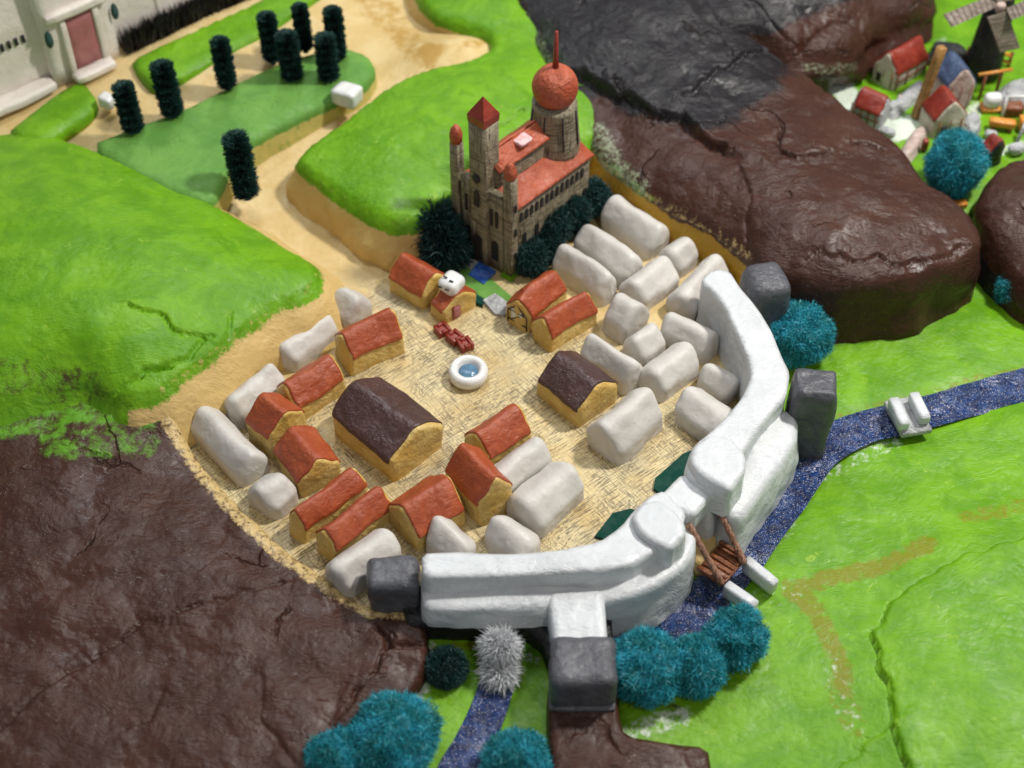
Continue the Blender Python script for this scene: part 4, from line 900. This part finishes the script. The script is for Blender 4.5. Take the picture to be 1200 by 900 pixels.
for i, a in enumerate((((151, 97), (157, 157), 27, .86, 'leftmost cypress, standing at the path fork'), ((189, 72), (203, 138), 29, .86, 'second cypress from the left, by the green strip'),
    ((263, 43), (267, 106), 25, .9, 'lone cypress between the left pair and the clump of five'), ((315, 14), (320, 75), 25, .9, 'leftmost cypress of the clump of five'),
    ((350, 3), (358, 62), 22, .95, 'cypress farthest back in the middle of the clump of five'), ((338, 37), (343, 96), 28, .88, 'front left cypress of the clump of five'),
    ((389, 7), (396, 72), 25, .92, 'rightmost cypress of the clump of five'), ((383, 40), (386, 97), 27, .88, 'front right cypress of the clump of five'), ((275, 155), (290, 234), 32, .50, 'largest cypress alone beside the road into town'))):
    cypress(*a, seed=i+50)

# ------------------------------------------------------------------ church
E0, E1 = P(603, 250, 1.22), P(694, 184, 1.22); nd = (E1-E0); nd.z = 0; CL = nd.length; nd.normalize()
ang = math.atan2(nd.y, nd.x); org = Vector((E0.x, E0.y, 0))
ch = thing('church', 'tall church of printed grey stone with red roofs, a thin tower and a red dome', 'church', org, ang)
# local x along the nave (away), y to the left; width Wc
Wc = 1.12
m = MB()
def wallbox(mb, x0, x1, y0, y1, z0, z1, **k): return mb.box(((x0+x1)/2, (y0+y1)/2, (z0+z1)/2), (x1-x0, y1-y0, z1-z0), r=k.get('r', .012), n=k.get('n', 8), jit=.006)
wallbox(m, 0, CL, .04, Wc-.04, -.05, 1.22); m.build('aisle_wall', M_church, ch)
m = MB(); wallbox(m, .05, CL-.42, .36, Wc-.36, 1.1, 1.72); m.build('clerestory_wall', M_church, ch)
def roofslab(pts, th, name='roof', mat=M_churchroof):
    a, b, c_, d_ = [Vector(p) for p in pts]; V = []; F = []; n = 10; nrm = (b-a).cross(d_-a).normalized()
    if nrm.z < 0: nrm = -nrm
    for s in (0, 1):
        for i in range(n+1):
            for j in range(n+1):
                u, v = i/n, j/n; p = (a*(1-u)+b*u)*(1-v)+(d_*(1-u)+c_*u)*v; V.append(p+nrm*(th*s)+nrm*.012*noise.noise(p*5))
    k = (n+1)**2
    for i in range(n):
        for j in range(n):
            q = (i*(n+1)+j, (i+1)*(n+1)+j, (i+1)*(n+1)+j+1, i*(n+1)+j+1); F.append(q); F.append(tuple(x+k for x in q[::-1]))
    rim = [i*(n+1) for i in range(n+1)]+[n*(n+1)+j for j in range(1, n+1)]+[i*(n+1)+n for i in range(n-1, -1, -1)]+[j for j in range(n-1, 0, -1)]
    for i in range(len(rim)): a1, b1 = rim[i], rim[(i+1) % len(rim)]; F.append((a1, b1, b1+k, a1+k))
    return link(name, V, F, mat, ch)
roofslab([(.0, .0, 1.22), (CL+.02, .0, 1.22), (CL+.02, .40, 1.40), (.0, .40, 1.40)], .04)
roofslab([(.0, Wc, 1.22), (CL+.02, Wc, 1.22), (CL+.02, Wc-.40, 1.40), (.0, Wc-.40, 1.40)], .04)
roofslab([(.03, .33, 1.72), (CL-.42, .33, 1.72), (CL-.42, Wc/2, 1.92), (.03, Wc/2, 1.92)], .04)
roofslab([(.03, Wc-.33, 1.72), (CL-.42, Wc-.33, 1.72), (CL-.42, Wc/2, 1.925), (.03, Wc/2, 1.925)], .04)
o = MB().box((CL*.38, Wc/2-.10, 1.90), (.26, .22, .07), r=.03, n=8, jit=.03).build('glitter_patch', M_glit, ch)
dx, dy = CL-.30, Wc/2-.06
MB().lathe([(.40, 1.15), (.39, 1.45), (.37, 1.6), (.33, 2.08), (.33, 2.14), (0, 2.14)], (dx, dy, 0), n=16, jit=.01).build('drum', M_church, ch)
pr = [(0, -.31)]+[(.335*math.cos(a), .335*math.sin(a)) for a in np.linspace(-1.1, 1.5, 18)]+[(0, .365)]
MB().lathe([(r, z+2.40) for r, z in pr], (dx, dy, 0), n=28, jit=.012).build('dome', M_churchroof, ch)
MB().tube([(dx, dy, 2.7), (dx, dy, 2.9), (dx, dy, 3.32)], [.05, .038, .026], n=8).build('spire', M_red2, ch)
# pilasters on drum
m = MB()
for k in range(8): th = k*math.pi/4+.3; m.tube([(dx+.39*math.cos(th), dy+.39*math.sin(th), 1.5), (dx+.335*math.cos(th), dy+.335*math.sin(th), 2.08)], .012, n=5)
m.build('pilaster', M_ink, ch)
# tall tower
def spire_tower(x, y, s, h, hc, name, cap='pyramid'):
    t = MB().box((x, y, h/2-.02), (s, s, h+.04), r=.012, n=8, jit=.006).build(name, M_church, ch)
    c2 = MB()
    if cap == 'pyramid': c2.add([(x-s*.51, y-s*.51, h-.02), (x+s*.51, y-s*.51, h-.02), (x+s*.51, y+s*.51, h-.02), (x-s*.51, y+s*.51, h-.02), (x-s*.53, y-s*.53, h+hc*.25), (x+s*.53, y-s*.53, h+hc*.25), (x+s*.53, y+s*.53, h+hc*.25), (x-s*.53, y+s*.53, h+hc*.25), (x, y, h+hc)],
        [(0, 1, 2, 3), (0, 1, 5, 4), (1, 2, 6, 5), (2, 3, 7, 6), (3, 0, 4, 7), (4, 5, 8), (5, 6, 8), (6, 7, 8), (7, 4, 8)])
    else: c2.lathe([(s*.4, h-.03), (s*.62, h+.02), (s*.66, h+hc*.4), (s*.5, h+hc*.75), (s*.2, h+hc*.97), (0, h+hc)], (x, y, 0), n=12, jit=.006)
    c2.build('tower_cap', M_red2 if cap == 'pyramid' else M_churchroof, t, cap != 'pyramid')
    return t
TT = spire_tower(-.02, Wc/2, .30, 2.60, .38, 'bell_tower')
spire_tower(-.02, .06, .15, 1.84, .26, 'turret', 'ball'); spire_tower(-.02, Wc-.02, .15, 1.92, .30, 'turret', 'ball')
MB().box((-.03, .30, .72), (.12, .30, 1.44), r=.01, n=6, jit=.006).build('facade', M_church, ch)
MB().box((-.03, Wc-.30, .72), (.12, .30, 1.44), r=.01, n=6, jit=.006).build('facade', M_church, ch)
# windows: dark arched slots
def arch(x, y, z, w, h, face, parent=ch):
    V = []; n = 8; prof = [(-w/2, 0), (w/2, 0)]+[(w/2*math.cos(a), h-w/2+w/2*math.sin(a)) for a in np.linspace(0, math.pi, n)]
    for s in (0, .014):
        for (u, v) in prof: V.append((x+u, y-s, z+v) if face == 's' else (x-s, y+u, z+v))
    k = len(prof); F = [tuple(range(k)), tuple(range(k, 2*k))]+[(i, (i+1) % k, k+(i+1) % k, k+i) for i in range(k)]
    return link('window', V, F, M_ink, parent, False)
for i in range(13): arch(.18+i*(CL-.25)/13, .036, .93, .055, .17, 's')
for i in range(6): arch(.25+i*.27, .036, .45, .07, .22, 's')
for yy in (.26, .36, Wc-.26, Wc-.36): arch(-.092, yy, .85, .05, .30, 'f')
for yy in (.30, Wc-.30): arch(-.092, yy, .2, .13, .36, 'f')
for zz, ww, hh in ((1.15, .1, .28), (.1, .16, .5)): arch(-.188, Wc/2, zz, ww, hh, 'f')
rw = MB().lathe([(0, 0), (.07, 0), (.07, .014), (0, .014)], n=16); rw.v = [Vector((-.188-v.z, v.y+Wc/2, v.x+1.65)) for v in rw.v]; rw.build('round_window', M_ink, ch)
for zz in (.35, .8, 1.25): arch(-.0, -.02, zz, .04, .13, 's')

# ------------------------------------------------------------------ village, upper right
VG = 'painted clay houses in the hill village'
def vhouse(p1, p2, depth, h, e, label, roof, wall=M_beige, **k):
    t, c = house(p1, p2, depth, h, e, label, roof, wallmat=wall, z0=.2, group=VG, name='village_house', amp=.02, **k)
    m = MB()
    for v in np.linspace(.06, c.L-.06, 4): m.tube([(v, -c.hw-.012, .0), (v, -c.hw-.012, e*.85)], .014, n=5)
    m.tube([(0, -c.hw-.012, e*.45), (c.L, -c.hw-.012, e*.45)], .012, n=5)
    m.build('timber', M_wood, t)
    for u in (-.7, 0, .7): MB().tube([(-.005, c.hw*u, 0), (-.005, c.hw*u, e*.9)], .012, n=5).build('timber', M_wood, t)
    MB().box((-.008, c.hw*.35, e*.35), (.03, .10, .16), r=.006).build('window', M_ink, t)
    return t
vhouse((1046, 107), (1085, 84), .48, .62, .34, 'village house with a bright red rounded roof nearest the brown ridge', M_red2, over=(-.02, 0))
vhouse((994, 138), (1028, 152), .44, .50, .30, 'village house with a dark red roof beside the white path', M_red2, wall=M_cobble, r=.1)
vhouse((1104, 132), (1136, 126), .62, .80, .52, 'village house with a slate blue roof and pinkish walls', M_blue, wall=M_pinkw, mode='c')
vhouse((1092, 162), (1128, 156), .52, .66, .34, 'village house with a swooping red roof just above the teal tree', M_red2, mode='c')
# post
b = P(1073, 137, .2); tp = zat(b.x, b.y, 57)
t = thing('wooden_post', 'tall square wooden post standing between the village houses', 'post', b, .5)
t.rotation_euler = (0.0, .13, .4)
MB().box((0, 0, (tp-.2)/2), (.13, .13, tp-.2), r=.02, n=8, jit=.012).build('post', M_pole, t)
# windmill
b = P(1150, 84, .25); t = thing('windmill', 'black windmill with wide ribbed grey-brown sails above the village', 'windmill', b, 0)
MB().lathe([(.31, 0), (.30, .3), (.23, 1.2), (.18, 1.5), (.1, 1.65), (0, 1.68)], n=14, jit=.02).build('mill_body', M_black, t)
hub = P(1172, 9, 1.75)-b; hw_ = hub
MB().tube([(0, 0, 1.45), hub], [.06, .05], n=8).build('axle', M_wood, t)
MB().box(hub, (.16, .14, .16), r=.04, n=5, jit=.01).build('hub', M_pinkw, t)
def sail(pts):
    V = [P(x, y, z)-b for x, y, z in pts]; A_, B_, C_, D_ = V; nrm = (B_-A_).cross(D_-A_).normalized()
    if nrm.y > 0: nrm = -nrm
    m = MB(); n = 9
    fr_ = MB()
    for k in range(n):
        u0, u1 = k/n, (k+.82)/n; q = [A_.lerp(B_, u0), A_.lerp(B_, u1), D_.lerp(C_, u1), D_.lerp(C_, u0)]
        m.add(q+[p+nrm*(.035) for p in q], [(0, 1, 2, 3), (7, 6, 5, 4), (0, 1, 5, 4), (1, 2, 6, 5), (2, 3, 7, 6), (3, 0, 4, 7)])
    q = [A_, B_, C_, D_]; m.add(q+[p+nrm*(.022) for p in q], [(0, 1, 2, 3), (7, 6, 5, 4), (0, 1, 5, 4), (1, 2, 6, 5), (2, 3, 7, 6), (3, 0, 4, 7)])
    return m.build('sail', M_sail, t, False)
def dz(x, y, a=1.75): return (x, y, a)
sail([(1168, 8, 1.75), (1115, 32, 1.6), (1105, 17, 1.75), (1165, -7, 1.9)])
sail([(1179, 13, 1.75), (1194, 56, 1.05), (1171, 61, 1.05), (1156, 20, 1.75)])
sail([(1178, 10, 1.8), (1225, -10, 1.9), (1232, 5, 1.75), (1184, 24, 1.65)])
sail([(1168, 4, 1.8), (1150, -40, 2.4), (1172, -46, 2.4), (1190, -2, 1.8)])
# black stone base strip
o = slab('black_rubble', [(1088, 64, .42), (1100, 42, .45), (1130, 44, .45), (1140, 64, .40), (1112, 76, .4)], [], .1, M_black, step=.06, nf=nrock, amp=.08, seed=121, edge=.1, flare=.06, lump=.08); tag(o, 'heap of black rubble at the foot of the windmill', 'rubble')
# rail fence
t = thing('rail_fence', 'reddish orange rail fence below the windmill', 'fence', P(1155, 82, .2))
a, b2 = P(1131, 74, .2)-t.location, P(1181, 80, .2)-t.location
for z in (.12, .26): MB().tube([a+Vector((0, 0, z)), (a+b2)/2+Vector((0, .03, z+.02)), b2+Vector((0, 0, z))], .035, n=7).build('rail', M_orange, t)
for u in (0, .33, .66, 1): p = a.lerp(b2, u); MB().tube([p, p+Vector((0, 0, .32))], .03, n=7).build('post', M_wood, t)
# well frame, table, boxes
def vp(x, y): return P(x, y, .2)
def beam(mb, p, q, w): return mb.tube([p, q], w, n=6)
c0 = vp(1152, 118); t = thing('timber_frame', 'thin brown timber frame standing over a shaded lawn', 'frame', c0)
for (x, y, tx, ty) in ((1147, 117, 1157, 88), (1166, 112, 1174, 84)):
    p = vp(x, y)-c0; MB().tube([p, p+Vector((0, 0, .5))], .028, n=6).build('post', M_wood, t)
p, q = vp(1147, 117)-c0, vp(1166, 112)-c0; MB().tube([p+Vector((-.12, 0, .5)), q+Vector((.15, 0, .52))], .03, n=6).build('beam', M_orange, t)
c0 = vp(1160, 128); t = thing('haystack', 'white rounded sack-like bale on an orange base in the village', 'bale', c0)
MB().box((0, 0, .18), (.30, .22, .26), r=.1, n=8, jit=.02).build('bale', M_porc, t); MB().box((0, 0, .04), (.32, .24, .08), r=.02).build('base', M_orange, t)
c0 = vp(1186, 140); t = thing('pipe_stand', 'white pipe frame over a dark brown box at the right edge', 'frame', c0)
A_, B_ = vp(1172, 143)-c0, vp(1203, 143)-c0
for p in (A_, B_): MB().tube([p, p+Vector((0, 0, .5))], .028, n=8).build('post', M_porc, t)
MB().tube([A_+Vector((0, 0, .5)), B_+Vector((.2, 0, .5))], .03, n=8).build('beam', M_porc, t)
c0 = vp(1186, 136); o = MB().box(c0+Vector((0, .05, .10)), (.30, .22, .2), r=.02, n=5, jit=.01).build('brown_box', M_wood, None); tag(o, 'dark brown box under the white pipe frame', 'box')
c0 = vp(1172, 152); t = thing('bench', 'stubby orange wooden block bench on the village lawn', 'bench', c0, -.25)
MB().box((0, 0, .14), (.42, .16, .12), r=.03, n=6, jit=.01).build('seat', M_orange, t)
for s in (-.12, .14): MB().box((s, 0, .05), (.07, .14, .12), r=.01).build('leg', M_wood, t)
c0 = vp(1194, 152); o = MB().box(c0+Vector((.05, 0, .12)), (.16, .22, .24), r=.03, n=6, jit=.01).build('crate', M_orange, None); tag(o, 'peach-orange crate at the right edge of the village', 'crate')
t2 = vp(1196, 165); o = MB().tube([t2+Vector((-.1, -.1, 0)), t2+Vector((.05, .1, .45))], .03, n=7).build('pole', M_cobble, None); tag(o, 'leaning grey pole beside the peach-orange crate', 'pole')
o = slab('boulder', [(1172, 108, .42), (1180, 92, .45), (1200, 86, .45), (1225, 92, .45), (1225, 112, .42), (1195, 118, .4)], [], .1, M_cobble, step=.06, nf=nrock, amp=.05, seed=131, edge=.12, flare=.05, lump=.06); tag(o, 'rough light grey boulder at the right edge below the windmill', 'boulder')
o = slab('boulder', [(1129, 140, .34), (1136, 130, .36), (1148, 130, .36), (1150, 146, .34), (1138, 154, .34)], [], .1, M_cobble, step=.05, nf=nrock, amp=.05, seed=132, edge=.1, flare=.05, lump=.05); tag(o, 'pale cobbled rock between the swooping red roof and the bench', 'boulder')
o = MB().box(P(1148, 176, .3), (.62, .12, .34), rz=-.08, r=.03, n=6, jit=.02).build('low_wall', M_cobble, None); tag(o, 'low grey wall behind the teal tree', 'wall')
t, c = house((1158, 196), (1176, 190), .3, .44, .26, 'small red-roofed hut half hidden behind the right-hand rock', M_red2, wallmat=M_black, z0=.2, group=VG, name='village_hut', mode='c')
o = MB().box(P(1118, 240, .12), (.40, .14, .10), rz=.12, r=.02, n=6, jit=.015).build('plank', M_orange, None); tag(o, 'bright orange plank lying at the foot of the teal village tree', 'plank')
o = MB().box(P(1084, 170, .28)+Vector((0, 0, 0)), (.10, .10, .22), r=.03, n=5).build('red_lantern', M_red2, None); tag(o, 'tiny red and white object by the swooping-roof house', 'lantern')
t = thing('small_post', 'tiny dark post with a light green top on the brown ridge foot', 'post', P(962, 68, .85))
MB().tube([(0, 0, 0), (0, 0, .2)], .045, n=8).build('post', M_black, t); MB().box((0, 0, .22), (.1, .1, .05), r=.02).build('top', M_grass, t)
# loose village stones
vs_ = [((1020, 118), .12, 'pale stone on the village lawn between the two left red roofs'), ((1047, 128), .10, 'pale stone left of the wooden post foot'), ((1091, 118), .10, 'small stone between the post and the blue-roofed house'), ((1138, 168), .12, 'small stone above the low grey wall'), ((1160, 160), .09, 'little stone below the orange bench'), ((1190, 178), .12, 'stone right of the low grey wall'), ((1098, 62), .12, 'dark stone beside the black rubble heap'), ((1086, 72), .11, 'dark stone behind the wooden post'), ((1040, 158), .11, 'pale stone at the ridge edge below the dark red roof'), ((1057, 118), .08, 'reddish stone beside the rubble wall')]
for i_, ((x, y), r_, lab) in enumerate(vs_):
    mt = M_black if 'dark stone' in lab else (M_pinkw if 'reddish' in lab else M_cobble)
    o = MB().box(P(x, y, .22)+Vector((0, 0, r_*.5)), (r_*2.2, r_*1.6, r_*1.5), rz=i_*.7, r=r_*.6, n=7, jit=.04, seed=i_).build('village_stone', mt, None); tag(o, lab, 'stone', 'loose stones in the hill village')
# stones by the houses
o = slab('rubble_wall', [(1042, 124, .3), (1058, 108, .32), (1078, 92, .34), (1084, 98, .34), (1066, 116, .32), (1048, 132, .3)], [], .1, M_cobble, step=.05, nf=nrock, amp=.05, seed=133, edge=.06, lump=.04); tag(o, 'grey rubble wall running from the red rounded roof toward the path', 'wall')
o = slab('rubble_wall', [(1058, 172, .3), (1070, 152, .32), (1082, 144, .34), (1086, 152, .34), (1074, 170, .32), (1064, 180, .3)], [], .1, M_pinkw, step=.05, nf=nrock, amp=.05, seed=134, edge=.06, lump=.04); tag(o, 'brownish rubble wall left of the swooping-roof house', 'wall')

# ------------------------------------------------------------------ fortress, upper left
A_, B_ = P(0, 128, .85), P(224, 26, .85); dd = B_-A_; fa = math.atan2(dd.y, dd.x); FL = dd.length
ft = thing('fortress', 'cream clay fortress with a pink door and small green shields, upper left', 'fortress', A_, fa)
def fl(px, py, z=.85):
    v = P(px, py, z)-A_; return (v.x*math.cos(fa)+v.y*math.sin(fa), -v.x*math.sin(fa)+v.y*math.cos(fa))
m = MB(); m.box(((FL-2)/2+.0, .62, 1.0), (FL+2.6, 1.0, 2.3), r=.08, n=14, jit=.035); m.build('wall', M_cream, ft)
x0, x1 = fl(62, 98)[0], fl(140, 64)[0]
MB().box(((x0+x1)/2, .40, 1.05), (x1-x0, .95, 2.2), r=.05, n=12, jit=.03, seed=3).build('gatehouse', M_cream, ft)
xd = (x0+x1)/2+.03
g_ = MB().box((xd, -.085, .62), (.46, .06, .95), r=.02, n=6, jit=.01).build('door', M_pink, ft)
for s in (-.29, .29): MB().box((xd+s, -.10, .62), (.11, .10, 1.05), r=.03, n=6, jit=.01, seed=s).build('door_frame', M_cream, ft)
MB().box((xd, -.12, 1.2), (1.1, .18, .16), r=.05, n=8, jit=.02).build('lintel', M_cream, ft)
MB().box((xd, -.2, .08), (.72, .28, .14), r=.05, n=8, jit=.02).build('step', M_cream, ft)
for s in (-.55, .62):
    q = MB().lathe([(0, 0), (.08, 0), (.07, .03), (0, .04)], n=14); q.v = [Vector((xd+s+v.x*.8, -.09-v.z, .85+v.y*1.9)) for v in q.v]; q.build('shield', M_cyp, ft)
for (c_, n_) in ((xd-1.35, 5), (xd+1.15, 4)):
    for k in range(n_): MB().box((c_+k*.12, .105, .92+.0*k), (.06, .04, .13), r=.01, n=3).build('arrow_slit', M_ink, ft)
MB().box(((FL-2)/2-1.2, -.03, .06), (FL-.8, .34, .16), r=.06, n=12, jit=.03).build('plinth', M_cream, ft)
for xx in (x1+.9,): MB().box((xx, .16, .9), (.10, .16, 1.9), r=.04, n=8, jit=.02).build('buttress', M_cream, ft)
# black fringe hedge
a, b2 = P(148, 62, .9), P(292, -8, .95)
hd = thing('black_fringe', 'black bristly fringe along the foot of the fortress', 'hedge', a)
d3 = b2-a; V = []; F = []; rs = np.random.RandomState(3); nn = Vector((-d3.y, d3.x, 0)).normalized()
for k in range(2600):
    u = rs.uniform(0, 1); wd = .12+.22*u; p = d3*u+nn*rs.uniform(-.5, 1)*wd; q = p+Vector((rs.normal()*.05, rs.normal()*.05, rs.uniform(.15, .42)))
    i = len(V); w = Vector((rs.normal(), rs.normal(), 0)).normalized()*.02; V += [p-w, p+w, q]; F.append((i, i+1, i+2))
link('bristles', V, F, M_ink, hd, False)
# small white stones near road
for (x, y, z, s, lab) in ((408, 120, .80, (.42, .34, .28), 'white stone block beside the road bend near the green hill'), (128, 124, .85, (.26, .22, .2), 'small white stone at the path fork by the leftmost cypress')):
    c_ = P(x, y, z); o = MB().box(c_+Vector((0, 0, s[2]/2)), s, rz=-.5, r=.05, n=8, jit=.02, seed=x).build('white_stone', M_porc, None); tag(o, lab, 'stone')
